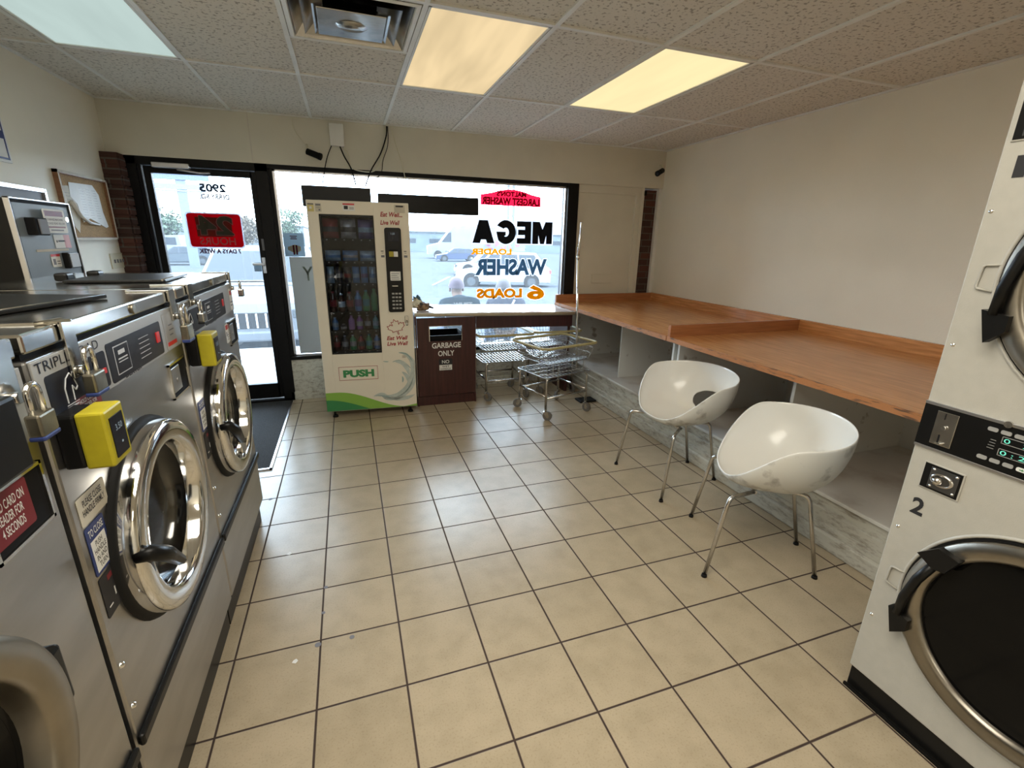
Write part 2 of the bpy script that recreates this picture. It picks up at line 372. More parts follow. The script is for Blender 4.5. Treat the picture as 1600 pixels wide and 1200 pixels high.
def fillet(pts, r=.02, n=4):
    P = [V(p) for p in pts]; out = [P[0]]
    for i in range(1, len(P) - 1):
        a = (P[i - 1] - P[i]).normalized(); b = (P[i + 1] - P[i]).normalized(); q = min(r, (P[i - 1] - P[i]).length * .45, (P[i + 1] - P[i]).length * .45)
        A = P[i] + a * q; B = P[i] + b * q
        for k in range(n + 1): t = k / n; out.append(A * (1 - t) ** 2 + P[i] * 2 * t * (1 - t) + B * t * t)
    out.append(P[-1]); return out

# ------------------------------------------------------------------ room shell
LX, RX, BY, WY, CZ = -1.71, 3.43, -2.6, 4.83, 2.517
struct(MB().box(LX - .2, RX + .2, BY - .2, 5.02, -.2, 0).build('floor', m_floor), 'beige square ceramic tiles with dark grout')
struct(MB().box(LX - .15, LX, BY - .15, 5.05, 0, 2.75).build('wall_left', m_wall), 'cream painted left wall')
struct(MB().box(RX, RX + .15, BY - .15, 5.05, 0, 2.75).build('wall_right', m_wall), 'cream painted right wall')
struct(MB().box(LX, RX, BY - .15, BY, 0, 2.75).build('wall_back', m_wall), 'cream painted back wall')
hx0, hx1, hy0, hy1 = .107 - .268, .107 + .268, 2.712 - .268, 2.712 + .268
struct(MB().box(LX - .15, hx0, BY - .15, 5.05, CZ + .008, CZ + .12).box(hx1, RX + .15, BY - .15, 5.05, CZ + .008, CZ + .12).box(hx0, hx1, BY - .15, hy0, CZ + .008, CZ + .12).box(hx0, hx1, hy1, 5.05, CZ + .008, CZ + .12).build('ceiling', m_ceil), 'speckled drop ceiling tiles')
# T-bar grid
g = MB(); XS = [-2.028 + .61 * k for k in range(1, 9)]; YS = [3.612 - 1.215 * k for k in range(0, 6)]
for x in XS: g.box(x - .012, x + .012, BY, 4.80, CZ - .002, CZ + .009)
for y in YS: g.box(LX, RX, y - .012, y + .012, CZ - .0015, CZ + .009)
g.box(-.198 , .412, 3.00 - .012, 3.00 + .012, CZ - .0015, CZ + .009)
g.box(LX, LX + .02, BY, 4.80, CZ - .002, CZ + .009); g.box(RX - .02, RX, BY, 4.80, CZ - .002, CZ + .009); g.box(LX, RX, 4.78, 4.80, CZ - .002, CZ + .009)
struct(g.build('trim_1', m_tbar), 'metal ceiling grid')
# soffit above the shopfront
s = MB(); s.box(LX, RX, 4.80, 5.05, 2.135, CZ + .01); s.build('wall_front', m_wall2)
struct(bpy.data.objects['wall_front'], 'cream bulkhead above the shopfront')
struct(MB().box(-.690, -.684, 4.796, 4.802, 2.14, CZ).build('trim_2', m_trimpaint), 'vertical joint strip in the bulkhead')
# knee wall under the window
struct(MB().box(-.615, RX, 4.83, 5.0, 0, .435).box(-.62, 2.3, 4.815, 4.83, 0, .405, .004).box(-.62, 2.3, 4.80, 4.83, 0, .085, .004).build('wall_knee', m_dirtwhite), 'scuffed white knee wall under the window')
# right panelled section
p = MB().box(2.38, 3.17, 4.845, 4.99, .43, 2.135).box(2.38, 3.17, 4.83, 4.846, 2.055, 2.135).box(2.38, 2.42, 4.838, 4.846, .9, 2.06).box(3.11, 3.17, 4.825, 4.846, .9, 2.06).box(3.17, 3.205, 4.815, 4.99, .43, 2.135)
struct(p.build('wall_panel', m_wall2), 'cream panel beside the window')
struct(MB().box(2.62, 2.88, 4.832, 4.846, 1.10, 1.20, .003).build('trim_3', m_wall2), 'small painted cover plate')
struct(MB().box(3.205, 3.40, 4.86, 5.0, .43, 2.12).build('wall_brick_right', m_brick), 'narrow strip of red brick')
struct(MB().box(3.39, RX, 4.82, 4.99, .43, 2.14).build('trim_4', m_white), 'white ragged plaster edge')
b = MB(); b.box(LX, -1.60, 4.68, 5.02, 0, 2.135)
for k in range(29):
    z = .02 + k * .0725; b.box(-1.60, -1.60 + random.uniform(.006, .016), 4.69, 4.99, z, z + .062, .003)
    b.box(LX + .001, -1.6, 4.68 - random.uniform(.004, .012), 4.69, z, z + .062, .003)
struct(b.build('wall_brick_left', m_brick), 'red brick pier beside the door')

# ------------------------------------------------------------------ door and window
dr = thing('door_1', 'glazed shop door with dark bronze frame', 'door'); del dr['category']; struct(dr)
MB().box(-1.60, -1.53, 4.80, 4.95, 0, 2.135).box(-1.53, -1.505, 4.82, 4.93, 0, 2.11).box(-.685, -.585, 4.80, 4.95, 0, 2.135, .004).box(-1.6, -.585, 4.80, 4.95, 2.075, 2.135).box(-1.6, -.6, 4.80, 5.0, -.001, .02).build('door_frame', m_frame, dr)
lf = thing('door_leaf', 'x', 'x'); 
for k_ in ('label', 'category'): del lf[k_]
lf.parent = dr
dl = MB().box(-1.50, -1.45, 4.84, 4.89, .03, 2.07, .004).box(-.735, -.685, 4.84, 4.89, .03, 2.07, .004).box(-1.46, -.72, 4.84, 4.89, 2.02, 2.07).box(-1.46, -.72, 4.84, 4.89, .03, .175)
bpy.data.objects.remove(lf)
leaf = dl.build('door_leaf', m_frame, dr)
MB().box(-1.45, -.735, 4.862, 4.868, .175, 2.02).build('door_glass', m_glass, dr)
MB().box(-1.45, -.735, 4.855, 4.875, 1.142, 1.154).build('push_bar', m_alu, dr)
MB().box(-1.42, -1.16, 4.775, 4.835, 2.055, 2.095, .006).build('door_closer', m_alu, dr)
MB().tube([(-1.25, 4.79, 2.06), (-1.24, 4.77, 2.045), (-1.10, 4.79, 2.03), (-1.02, 4.80, 2.035)], .008).build('closer_arm', m_alu, dr)
MB().box(-.725, -.695, 4.825, 4.842, 1.22, 1.36, .004).cyl((-.71, 4.83, 1.30), (-.71, 4.80, 1.30), .008).box(-.80, -.70, 4.795, 4.808, 1.29, 1.312, .004).build('door_handle', m_alu, dr)
MB().box(-.71, -.69, 4.838, 4.841, 1.42, 1.52).build('door_sticker', m_inkgrey, dr)
wn = thing('window_1', 'large shopfront window in a dark frame', 'window'); del wn['category']; struct(wn)
MB().box(-.585, 2.385, 4.81, 4.93, 2.10, 2.136).box(2.262, 2.385, 4.80, 4.95, .43, 2.136, .004).box(-.585, -.555, 4.83, 4.93, .43, 2.1).box(-.585, 2.385, 4.80, 4.95, .405, .437, .003).build('window_frame', m_frame, wn)
MB().box(2.248, 2.263, 4.845, 4.87, .437, 2.10).box(-.555, 2.26, 4.845, 4.87, 2.085, 2.10).box(-.555, -.535, 4.845, 4.87, .437, 2.10).box(-.555, 2.26, 4.845, 4.87, .437, .452).build('glazing_bead', m_alu, wn)
MB().box(-.555, 2.262, 4.862, 4.868, .437, 2.10).build('window_glass', m_glass, wn)
# lettering on the glass (outward facing, so it reads mirrored from inside)
YG = 4.858
def decal(name, parent, mats, draw, label):
    m = MB(); draw(m); return m.build(name, mats, parent, label)
def mtext(m, body, x0, x1, z0, z1, mi=0, bold=.02, y=YG, shear=0, outline=None, slant=0, ow=.012):
    if outline is not None:
        m.m = outline; m.text(body, (x1 + ow, y + .0016, z0 - ow), (-1, 0, 0), (0, 0, 1), x1 - x0 + 2 * ow, z1 - z0 + 2 * ow, 0, bold + .035, shear)
    m.m = mi; m.text(body, (x1, y, z0), (-1, 0, 0), (0, 0, 1), x1 - x0, z1 - z0, 0, bold, shear)
def d_malton(m):
    P = [(1.975, 1.888), (1.975, 1.985)] + [(1.86 - .105 * 0 - (1.86 - 1.44) * t, 1.985 + .06 * math.sin(PI * (.12 + .76 * t))) for t in [i / 12 for i in range(13)]] + [(1.32, 1.985), (1.32, 1.888)]
    m.m = 0; m.quad(*[(x, YG + .001, z) for x, z in P])
    mtext(m, 'LARGEST WASHER', 1.335, 1.96, 1.895, 1.967, 1, .045)
    mtext(m, "MALTON'S", 1.49, 1.81, 1.977, 2.026, 1, .045)
decal('lettering', wn, [v_red, v_darkred], d_malton, "red banner decal reading MALTON'S LARGEST WASHER in mirror image")
def d_mega(m):
    Mg = [(0, 0), (0, 1), (.36, 1), (.5, .66), (.64, 1), (1, 1), (1, 0), (.70, 0), (.70, .40), (.60, 0), (.40, 0), (.30, .40), (.30, 0)]
    Eg = [(0, 0), (0, 1), (1, 1), (1, .76), (.44, .76), (.44, .63), (.92, .63), (.92, .39), (.44, .39), (.44, .25), (1, .25), (1, 0)]
    oa = [math.radians(a) for a in range(32, 331, 13)]; ia = [math.radians(a) for a in range(318, 44, -18)]
    Gg = [(.5 + .52 * math.cos(a), .5 + .53 * math.sin(a)) for a in oa] + [(.98, .52), (.50, .52), (.50, .36), (.62, .36)] + [(.5 + .16 * math.cos(a), .5 + .20 * math.sin(a)) for a in ia]
    Ag = [(0, 0), (.30, 1), (.70, 1), (1, 0), (.66, 0), (.61, .16), (.39, .16), (.34, 0)]
    x = 2.12
    for P, w_ in ((Mg, .228), (Eg, .160), (Gg, .215), (Ag, .235)):
        for mi, g_, yy in ((1, .011, YG + .0016), (0, 0, YG)):
            m.m = mi; Q = []
            if mi: hull = [(-.0, 0), (0, 1), (1, 1), (1, 0)] if P is not Ag and P is not Gg else ([(0, 0), (.30, 1), (.70, 1), (1, 0)] if P is Ag else [(.5 + .52 * math.cos(a * .3), .5 + .53 * math.sin(a * .3)) for a in range(21)])
            else: hull = P
            for a, b in hull: Q.append((x - w_ * a + (-g_ if a > .5 else g_), yy, 1.517 + .225 * b + (g_ if b > .5 else -g_)))
            m.quad(*Q)
        x -= w_ + .016
decal('lettering', wn, [v_black, v_white], d_mega, 'thick black MEGA lettering in mirror image')
decal('lettering', wn, [v_orange], lambda m: mtext(m, 'LOADER', 1.215, 1.66, 1.402, 1.464, 0, .05), 'orange LOADER lettering in mirror image')
decal('lettering', wn, [v_blue, v_white], lambda m: mtext(m, 'WASHER', 1.26, 2.07, 1.19, 1.362, 0, .045, outline=1, ow=.008), 'grey blue WASHER lettering in mirror image')
def d_6(m):
    mtext(m, '6', 1.845, 2.055, .925, 1.082, 0, .045, outline=1, shear=0, ow=.01); mtext(m, 'LOADS', 1.275, 1.79, .950, 1.052, 0, .055, outline=1, shear=0, ow=.008)
decal('lettering', wn, [v_orange, v_white], d_6, 'orange 6 LOADS lettering in mirror image')
def d_24(m):
    m.m = 1; m.prism([(a, b) for a, b in rrect(.425, .295, .03)], (-1.058, YG + .003, 1.582), (-1, 0, 0), (0, 0, 1), .001)
    m.m = 0; m.prism([(a, b) for a, b in rrect(.405, .275, .025)], (-1.058, YG + .002, 1.582), (-1, 0, 0), (0, 0, 1), -.001)
    m.m = 3; m.quad(*[(x, YG + .0005, z) for x, z in ((-1.20, 1.53), (-.93, 1.53), (-.93, 1.69), (-1.20, 1.69))])
    mtext(m, '24', -1.195, -.915, 1.54, 1.705, 4, .055, y=YG - .0004); mtext(m, '24', -1.19, -.92, 1.545, 1.70, 2, .035, y=YG - .0012)
    mtext(m, 'HOURS', -1.19, -.915, 1.462, 1.525, 4, .02, y=YG - .0006)
dd = decal('lettering', dr, [v_red, v_white, v_grey, vinyl('brown_sticker_back', (0.212, 0.075, 0.061)), vinyl('pink_white_vinyl', (0.599, 0.324, 0.324))], d_24, 'red 24 HOURS sticker in mirror image')
decal('lettering', dr, [v_slate], lambda m: mtext(m, '2905', -1.13, -.93, 1.890, 1.960, 0, .05), 'street number 2905 in mirror image')
decal('lettering', dr, [v_slate], lambda m: mtext(m, 'DERRY RD.', -1.135, -.915, 1.835, 1.878, 0, .05), 'street name DERRY RD. in mirror image')
decal('lettering', dr, [vinyl('dark_plum_vinyl', (.018, .006, .012), .6)], lambda m: mtext(m, '7 DAYS A WEEK', -1.21, -.885, 1.389, 1.429, 0, .045), 'thin 7 DAYS A WEEK lettering in mirror image')
MB().box(-.80, -.74, 4.856, 4.858, 1.235, 1.315).build('notice', v_frost2, dr)
decal('frosted_film', wn, [v_film, v_grey], lambda m: (m.box(-.50, -.18, 4.853, 4.856, .455, 1.365), setattr(m, 'm', 1), m.text('Y', (-.40, 4.851, 1.15), UX, UZ, .09, .13, 0, .01)), 'pale frosted panel with a grey letter Y')
def d_fl(m):
    m.m = 0; m.box(-.53, -.36, 4.853, 4.856, 1.37, 1.575)
    m.m = 1
    for z, w_ in ((1.545, .06), (1.533, .045), (1.521, .055)): m.box(-.445 - w_ / 2, -.445 + w_ / 2, 4.851, 4.853, z, z + .007)
    for x in (-.46, -.435): m.box(x, x + .014, 4.850, 4.853, 1.385, 1.47)
    m.m = 2
    for a in range(10): m.box(-.50 + .011 * a, -.492 + .011 * a, 4.8515, 4.853, 1.395 + .006 * abs(5 - a), 1.475 - .004 * abs(5 - a))
decal('flyer', wn, [v_frost2, v_darkred, v_yel], d_fl, 'small food flyer taped to the glass')

# ------------------------------------------------------------------ ceiling lamps and diffuser
def ceiling_light(x0, y0, label, em):
    t = thing('ceiling_light', label, 'ceiling light', (x0 + .292, y0 + .594, CZ), 0, 'recessed fluorescent ceiling lights')
    MB().box(-.290, -.278, -.590, .590, .0, .012).box(.278, .290, -.590, .590, .0, .012).box(-.29, .29, -.590, -.578, 0, .012).box(-.29, .29, .578, .590, 0, .012).build('frame', m_tbar, t)
    MB().quad((-.278, -.578, .005), (-.278, .578, .005), (.278, .578, .005), (.278, -.578, .005)).build('diffuser', em, t)
    return t
def gx(k): return -2.028 + .61 * k + .013
Y1 = 3.612 - 1.215 + .013
ceiling_light(gx(4), Y1, 'warm lit ceiling light panel beside the air diffuser', e_warm)
ceiling_light(gx(6), Y1, 'bright yellow ceiling light panel nearest the right wall', e_warm2)
ceiling_light(gx(1), Y1, 'cool white ceiling light panel above the washers', e_cool)
ceiling_light(gx(4), Y1 - 2.43, 'added unseen ceiling light panel over the right of the aisle at the back of the room', e_fill)  # this and the next four panels are added out of view to brighten the room
ceiling_light(gx(2), Y1 - 2.43, 'added unseen ceiling light panel over the washer fronts at the back of the room', e_fill)
ceiling_light(gx(4), Y1 - 4.86, 'rearmost added unseen ceiling light panel close to the back wall', e_fill)
ceiling_light(gx(3), Y1 - 2.43, 'added unseen ceiling light panel over the middle of the aisle at the back of the room', e_fill)
ceiling_light(gx(1), Y1 - 2.43, 'added unseen ceiling light panel over the nearest washer at the back of the room', e_fill)
vt = thing('air_diffuser', 'square metal ceiling air diffuser with a dark centre', 'air vent', (.107, 2.712, CZ))
d = MB()
def sqring(m, a0, z0, a1, z1, b0=None, b1=None):
    b0 = a0 if b0 is None else b0; b1 = a1 if b1 is None else b1
    P = [(-a0, -b0, z0), (a0, -b0, z0), (a0, b0, z0), (-a0, b0, z0)]; Q = [(-a1, -b1, z1), (a1, -b1, z1), (a1, b1, z1), (-a1, b1, z1)]
    for k in range(4): m.quad(P[k], P[(k + 1) % 4], Q[(k + 1) % 4], Q[k])
sqring(d, .29, 0, .27, -.004); sqring(d, .27, -.004, .265, .003); d.build('frame', m_tbar, vt)
MB().box(-.267, .267, -.267, .267, .20, .21).box(-.267, -.262, -.267, .267, .01, .2).box(.262, .267, -.267, .267, .01, .2).box(-.267, .267, -.267, -.262, .01, .2).box(-.267, .267, .262, .267, .01, .2).build('duct', m_blackm, vt)
for k, (a0, z0, a1, z1) in enumerate(((.264, .0, .19, .085), (.215, -.004, .125, .075))):
    mm = MB(); sqring(mm, a0, z0, a1, z1); sqring(mm, a0 - .003, z0 + .001, a1 - .003, z1 + .001); mm.build('louvre', m_tin, vt)
cc = MB(); sqring(cc, .165, -.012, .125, .012); sqring(cc, .167, -.014, .127, .010); cc.box(-.15, .15, -.15, .15, -.018, -.012, .003); cc.lathe([(.0, -.028), (.045, -.027), (.056, -.018)], (0, 0, 0), 'z', 28, sx=1.3); cc.build('centre_plate', m_tin, vt)

# ------------------------------------------------------------------ platform and folding tables on the right
pf = MB(); pf.m = 0
pf.box(2.285, RX - .004, .86, WY - .03, 0, .095, .012); pf.box(2.300, RX - .004, .86, WY - .03, .09, .128, .008); pf.box(2.318, RX - .004, .86, WY - .03, .12, .20, .005); pf.box(2.336, RX - .004, .86, WY - .03, .195, .264)
pf.m = 1; pf.box(2.318, RX - .004, .86, WY - .03, .262, .282, .004)
pl = tag(pf.build('platform', [m_dirtwhite, m_shelf]), 'long scuffed white plinth running under the wooden tables', 'plinth')
def table(y0, y1, z, label):
    t = thing('folding_table', label, 'table', (2.16, y0, 0), 0, 'wooden laundry folding tables')
    l = y1 - y0
    MB().box(.012, 1.26, 0, l, z - .03, z).build('tabletop', m_wood, t)
    MB().box(0, .012, 0, l, z - .032, z + .001).build('edge_band', m_woodedge, t)
    MB().box(1.235, 1.262, 0, l, z, z + .085).build('backboard', m_wood, t)
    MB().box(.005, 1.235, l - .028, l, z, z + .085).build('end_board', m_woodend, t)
    return t, l
t1, l1 = table(2.80, 4.80, .90, 'far orange brown folding table in the corner by the window')
t2, l2 = table(.86, 2.79, .90, 'near orange brown folding table running behind the white dryer')
def part(t, x, y, w_, l, nm='partition'):
    MB().box(x, x + l, y, y + w_, .283, .869).build(nm, m_partition, t)
part(t1, .27, 3.80 - 2.8, .02, .98); part(t1, .10, .015, .02, 1.15); part(t1, .12, 1.96, .02, 1.14)
part(t2, .10, l2 - .035, .02, 1.15); part(t2, .20, 1.86 - .86, .02, 1.05)
MB().box(1.235, 1.262, 0, l2, .283, .869).build('back_panel', m_partition, t2); MB().box(1.235, 1.262, 0, l1, .283, .869).build('back_panel', m_partition, t1)

# ------------------------------------------------------------------ entrance mat
mt = thing('entrance_mat', 'charcoal entrance mat with a metal edge strip before the door', 'doormat', (-1.15, 4.0, 0))
MB().box(-.545, .53, -.71, .785, .001, .009, .003).build('carpet', m_mat, mt)
MB().box(.53, .545, -.725, .785, .0, .011).box(-.555, .545, -.725, -.71, .0, .011).build('edge_strip', m_alu, mt)

# ------------------------------------------------------------------ washers
DH = -.053; DZ = .81
def make_washer(load, extra):
    """local: x out of the front, y along the row, origin at floor on the front plane"""
    pass
def washer(yc, w_, label, kind):
    t = thing('front_load_washer', label, 'washing machine', (-.55, yc, 0), 0, 'stainless coin laundry washers'); h = w_ / 2 - .006
    body = MB(); body.m = 0
    zt = 1.325
    # front skin with a round hole is hidden by the ring; plain body is fine
    body.box(-.60, 0, -h, h, .135, zt, .006)
    body.build('cabinet', m_steel, t)
    MB().box(-.585, -.025, -h, h, 0, .14).build('plinth', m_black, t)
    MB().box(-.60, .004, -h, h, 1.337, 1.373, .005).build('lid', m_steeltop, t)
    MB().box(-.59, -.01, -h + .01, h - .01, 1.32, 1.34).build('lid_gap', m_blackm, t)
    MB().cyl((.003, .06, 1.355), (.010, .06, 1.355), .013, 16).build('lid_lock', m_brass, t)
    MB().box(.0, .014, -h, h, .392, .424, .006).build('trim_strip', m_black, t)
    # control facia
    c = MB(); c.m = 0; c.box(0, .004, -h + .004, h - .004, 1.196, 1.322, .001)
    c.m = 1; c.prism(rrect(.235, .082, .008), (.004, -.255, 1.247), UY, UZ, .0012); c.prism(rrect(.345, .095, .008), (.004, .045, 1.25), UY, UZ, .0012)
    c.m = 2
    c.m = 1; c.text('TRIPLE LOAD' if kind != 1 else 'DOUBLE LOAD', (.004, -h + .012, 1.297), UY, UZ, .235, .020, .0008, 0); c.m = 2
    c.m = 1; c.text('DEXTER', (.004, -.06, 1.1985), UY, UZ, .10, .013, .0008, .03, .2)
    c.m = 2
    # horse head emblem (outline) and screens
    hp = [(-.02, -.03), (-.02, .0), (-.01, .018), (.006, .026), (.016, .014), (.024, -.006), (.016, -.012), (.006, 0), (.004, -.03)]
    pts = [V((.0058, -.30 + a, 1.25 + b)) for a, b in hp]
    for a, b in zip(pts, pts[1:]): c.cyl(a, b, .0013, 5)
    c.box(.005, .0058, -.325, -.285, 1.209, 1.212); c.box(.005, .0058, -.325, -.28, 1.215, 1.2165)
    c.prism([(-.045, -.035), (.035, -.035), (.035, .035), (-.045, .035)], (.0052, -.05, 1.25), UY, UZ, .0003)
    c.m = 1; c.prism([(-.0425, -.0325), (.0325, -.0325), (.0325, .0325), (-.0425, .0325)], (.0056, -.05, 1.25), UY, UZ, .0003)
    c.m = 2; c.box(.006, .0066, -.075, -.04, 1.262, 1.272); c.box(.006, .0066, -.08, -.03, 1.250, 1.253); c.box(.006, .0066, -.08, -.03, 1.243, 1.245)
    for k in range(5): c.box(.005, .0056, .05 + .001 * k, .12, 1.222 + .013 * k, 1.2235 + .013 * k)
    c.m = 3; c.box(.005, .008, .172, .195, 1.24, 1.27); c.box(.005, .008, -.165, -.15, 1.238, 1.25)
    c.build('control_panel', [m_panelgrey, m_navy, m_navyline, m_redbright], t)
    # soap drawer / coin recess
    q = MB(); q.m = 0
    y0, y1, z0, z1 = .222, .375, 1.045, 1.158
    q.box(0, .006, y0, y1, z0, z0 + .006); q.box(0, .006, y0, y1, z1 - .006, z1); q.box(0, .006, y0, y0 + .006, z0, z1); q.box(0, .006, y1 - .006, y1, z0, z1)
    q.m = 1; q.box(0, .0015, y0 + .004, y1 - .004, z0 + .004, z1 - .004)
    q.build('coin_recess', [m_steeltop, m_blackm], t)
    if kind != 1:
        MB().box(.0015, .006, y0 + .01, y0 + .085, z0 + .02, z1 - .015, .002).cyl((.006, y0 + .05, 1.10), (.009, y0 + .05, 1.10), .008, 12).build('coin_plate', m_steel, t)
    # door
    g = MB(); g.lathe([(.273, .0), (.270, .010), (.262, .014), (.25, .012)], (0, DH, DZ), 'x', 56); g.build('gasket', m_rubber, t)
    d = MB(); d.lathe([(.258, .006), (.259, .040), (.255, .051), (.246, .056), (.228, .0575), (.208, .056), (.200, .051), (.196, .042), (.190, .006)], (0, DH, DZ), 'x', 72)
    dd = d.build('door', m_chrome if kind != 1 else m_ringbrown, t)
    gl = MB(); gl.lathe([(.192, .012), (.16, -.0), (.11, .004), (.05, .012), (.001, .014)], (0, DH, DZ), 'x', 48); gl.build('door_glass', m_doorglass, dd)
    gb = MB(); gb.lathe([(.192, .012), (.186, .006), (.183, .009)], (0, DH, DZ), 'x', 48); gb.build('glass_rim', m_chrome, dd)
    hb = MB(); hb.tube([(.040, -.300, .838 + DZ - .81), (.068, -.300, .842), (.076, -.245, .80), (.072, -.165, .722)], .018, 8, rs=[.016, .019, .020, .014]); hb.build('door_handle', m_black, dd)
    MB().box(.0, .03, DH + .252, DH + .30, DZ - .06, DZ + .06, .008).build('hinge', m_black, t)
    for z in (.50, .62): MB().lathe([(.0, .008), (.006, .006), (.008, 0)], (0, -h + .02, z), 'x', 12).build('bolt', m_chrome, t)
    return t
m_doorglass = mat('dark_door_glass', (.004, .004, .004), .10, spec=.15)
W3 = washer(2.235, .80, 'stainless washer nearest the shop door', 3)
W2 = washer(1.4275, .815, 'middle stainless washer with TRIPLE LOAD panel and a yellow card reader', 2)
W1 = washer(.605, .81, 'nearest stainless washer at the lower left corner', 1)
def sticker(parent, name, o, u, w_, h_, bg, rows, mats, label, dep=.001):
    """rows: (body,x,y,w,h,matindex) in sticker coords; v is up"""
    m = MB(); m.m = 0; u = V(u); n_ = u.cross(UZ); o = V(o)
    m.prism(rrect(w_, h_, min(w_, h_) * .06, 2, w_ / 2, h_ / 2), o, u, UZ, dep)
    for r in rows:
        body, x, y, a, b, mi = r; m.m = mi
        if body == '#': m.prism([(x, y), (x + a, y), (x + a, y + b), (x, y + b)], o + n_ * dep, u, UZ, .0003)
        else: m.text(body, o + u * x + UZ * y + n_ * (dep + .0003), u, UZ, a, b, .0002, .012)
    return m.build(name, mats, parent, label)
X0 = .0005
sticker(W2, 'label_sticker', (X0, -.378, .970), UY, .113, .062, 0, [('PLEASE CLOSE\nHANDLE FIRMLY', .012, .018, .09, .034, 1)], [m_paperold, m_ink], 'off white sticker reading PLEASE CLOSE HANDLE FIRMLY')
for Wx in (W2, W3):
    sticker(Wx, 'label_sticker', (X0, -.377, .850), UY, .075, .114, 0, [('#', .008, .006, .059, .073, 1), ('TO CLOSE', .008, .088, .059, .017, 1), ('PUSH\nHANDLE\nIN AND\nTURN', .014, .012, .047, .062, 2)], [m_blue, m_paper, m_ink], 'blue and white sticker reading TO CLOSE PUSH HANDLE IN AND TURN')
    sticker(Wx, 'label_sticker', (X0, -.377, .742), UY, .075, .10, 0, [('#', .03, .078, .02, .012, 1), ('#', .012, .02, .016, .003, 2), ('#', .045, .03, .004, .02, 2)], [m_ink, m_red, m_paper], 'dark warning sticker')
    # card reader
    k = MB(); k.box(.0, .035, -.378, -.300, 1.100, 1.212, .006); kk = k.build('card_reader', m_black, Wx, 'black and yellow card reader box')
    k = MB(); k.box(.035, .082, -.380, -.298, 1.098, 1.214, .005); k.build('reader_cover', m_yellow, kk)
    k = MB(); k.m = 0; k.box(.082, .084, -.366, -.312, 1.112, 1.196); k.m = 1; k.text('3.50' if Wx == W2 else '3.50', (.0845, -.352, 1.165), UY, UZ, .028, .013, .0003, 0); k.box(.0842, .0848, -.338, -.333, 1.135, 1.139); k.build('reader_screen', [m_navy, m_ledw], kk)
sticker(W2, 'label_sticker', (.0045, -.295, 1.176), UY, .098, .042, 0, [('HOLD CARD ON\nREADER FOR\n4 SECONDS', .012, .005, .074, .032, 1)], [m_red, m_paper], 'red sticker reading HOLD CARD ON READER FOR 4 SECONDS')
sticker(W3, 'label_sticker', (.0045, -.36, 1.19), UY, .06, .04, 0, [('#', .008, .008, .044, .004, 1), ('#', .008, .018, .044, .004, 1), ('#', .008, .028, .044, .004, 1)], [m_red, m_paper], 'small red card reader sticker')
sticker(W1, 'label_sticker', (.0025, .225, 1.065), UY, .105, .085, 0, [('HOLD CARD ON\nREADER FOR\n4 SECONDS', .010, .012, .082, .060, 1)], [m_red, m_paper], 'red sticker reading HOLD CARD ON READER FOR 4 SECONDS')
sticker(W3, 'label_sticker', (.0008, .17, 1.07), UY, .05, .085, 0, [('#', .005, .06, .04, .02, 1), ('#', .008, .03, .012, .02, 2), ('#', .026, .012, .016, .004, 2), ('#', .026, .022, .016, .004, 2), ('#', .026, .032, .016, .004, 2)], [m_paper, m_redbright, m_inkgrey], 'white and red safety sticker')
sticker(W3, 'label_sticker', (.0045, .325, 1.20), UY, .05, .10, 0, [('#', .006, .07, .038, .02, 1), ('#', .006, .02, .03, .006, 2), ('#', .006, .035, .038, .006, 2)], [m_paper, m_redbright, m_inkgrey], 'white and red sticker at the end of the panel')
sticker(W2, 'label_sticker', (.0045, .245, 1.20), UY, .10, .11, 0, [('#', .04, .07, .03, .004, 1), ('#', .04, .055, .04, .004, 1), ('#', .04, .04, .03, .004, 1), ('#', .01, .01, .08, .012, 2)], [m_panelgrey, m_inkgrey, m_redbright], 'grey instruction sticker by the padlock')
# hasps over the lids (parts) and padlocks (things)
def hasp(Wx, y, z0=1.262, w_=.042):
    MB().box(-.10, .010, y - w_ / 2, y + w_ / 2, 1.372, 1.377, .001).box(.006, .012, y - w_ / 2, y + w_ / 2, z0, 1.377, .001).cyl((.012, y, z0 + .012), (.022, y, z0 + .012), .010, 10).build('hasp', m_steeltop, Wx)
def padlock(world, label, s=1, rz=0):
    t = thing('padlock', label, 'padlock', world, rz, 'padlocks on the washer hasps')
    MB().box(-.010, .012, -.022 * s, .022 * s, -.036 * s, 0, .004).build('lock_body', m_brass if s > 1 else m_chromeworn, t)
    MB().box(-.0105, .0125, -.0225 * s, .0225 * s, -.042 * s, -.034 * s, .003).build('bumper', m_blue if s > 1 else m_black, t)
    P = [(0, -.015 * s, -.002), (0, -.015 * s, .03 * s)] + [(0, -.015 * s * math.cos(a), .03 * s + .015 * s * math.sin(a)) for a in [PI * i / 8 for i in range(1, 8)]] + [(0, .015 * s, .03 * s), (0, .015 * s, -.002)]
    MB().tube(P, .0045 * s, 8).build('shackle', m_chrome, t)
hasp(W2, -.268); hasp(W2, .345, 1.28, .05); hasp(W3, -.265, 1.30, .05); hasp(W3, .36, 1.29, .02); hasp(W1, .345, 1.27, .05)
padlock((-.520, 1.4275 - .262, 1.268), 'brass padlock with blue base over the TRIPLE LOAD panel', 1.15)
padlock((-.515, 1.4275 + .345, 1.265), 'large dark padlock on the far hasp of the middle washer', 1.35)
padlock((-.518, 2.235 - .265, 1.275), 'small padlock at the near end of the far washer', .95)
padlock((-.505, 2.235 + .385, 1.295), 'small padlock hanging off the end of the far washer by the door', .85)
padlock((-.520, .605 + .362, 1.25), 'brass padlock with blue base at the left edge on the nearest washer', 1.1)
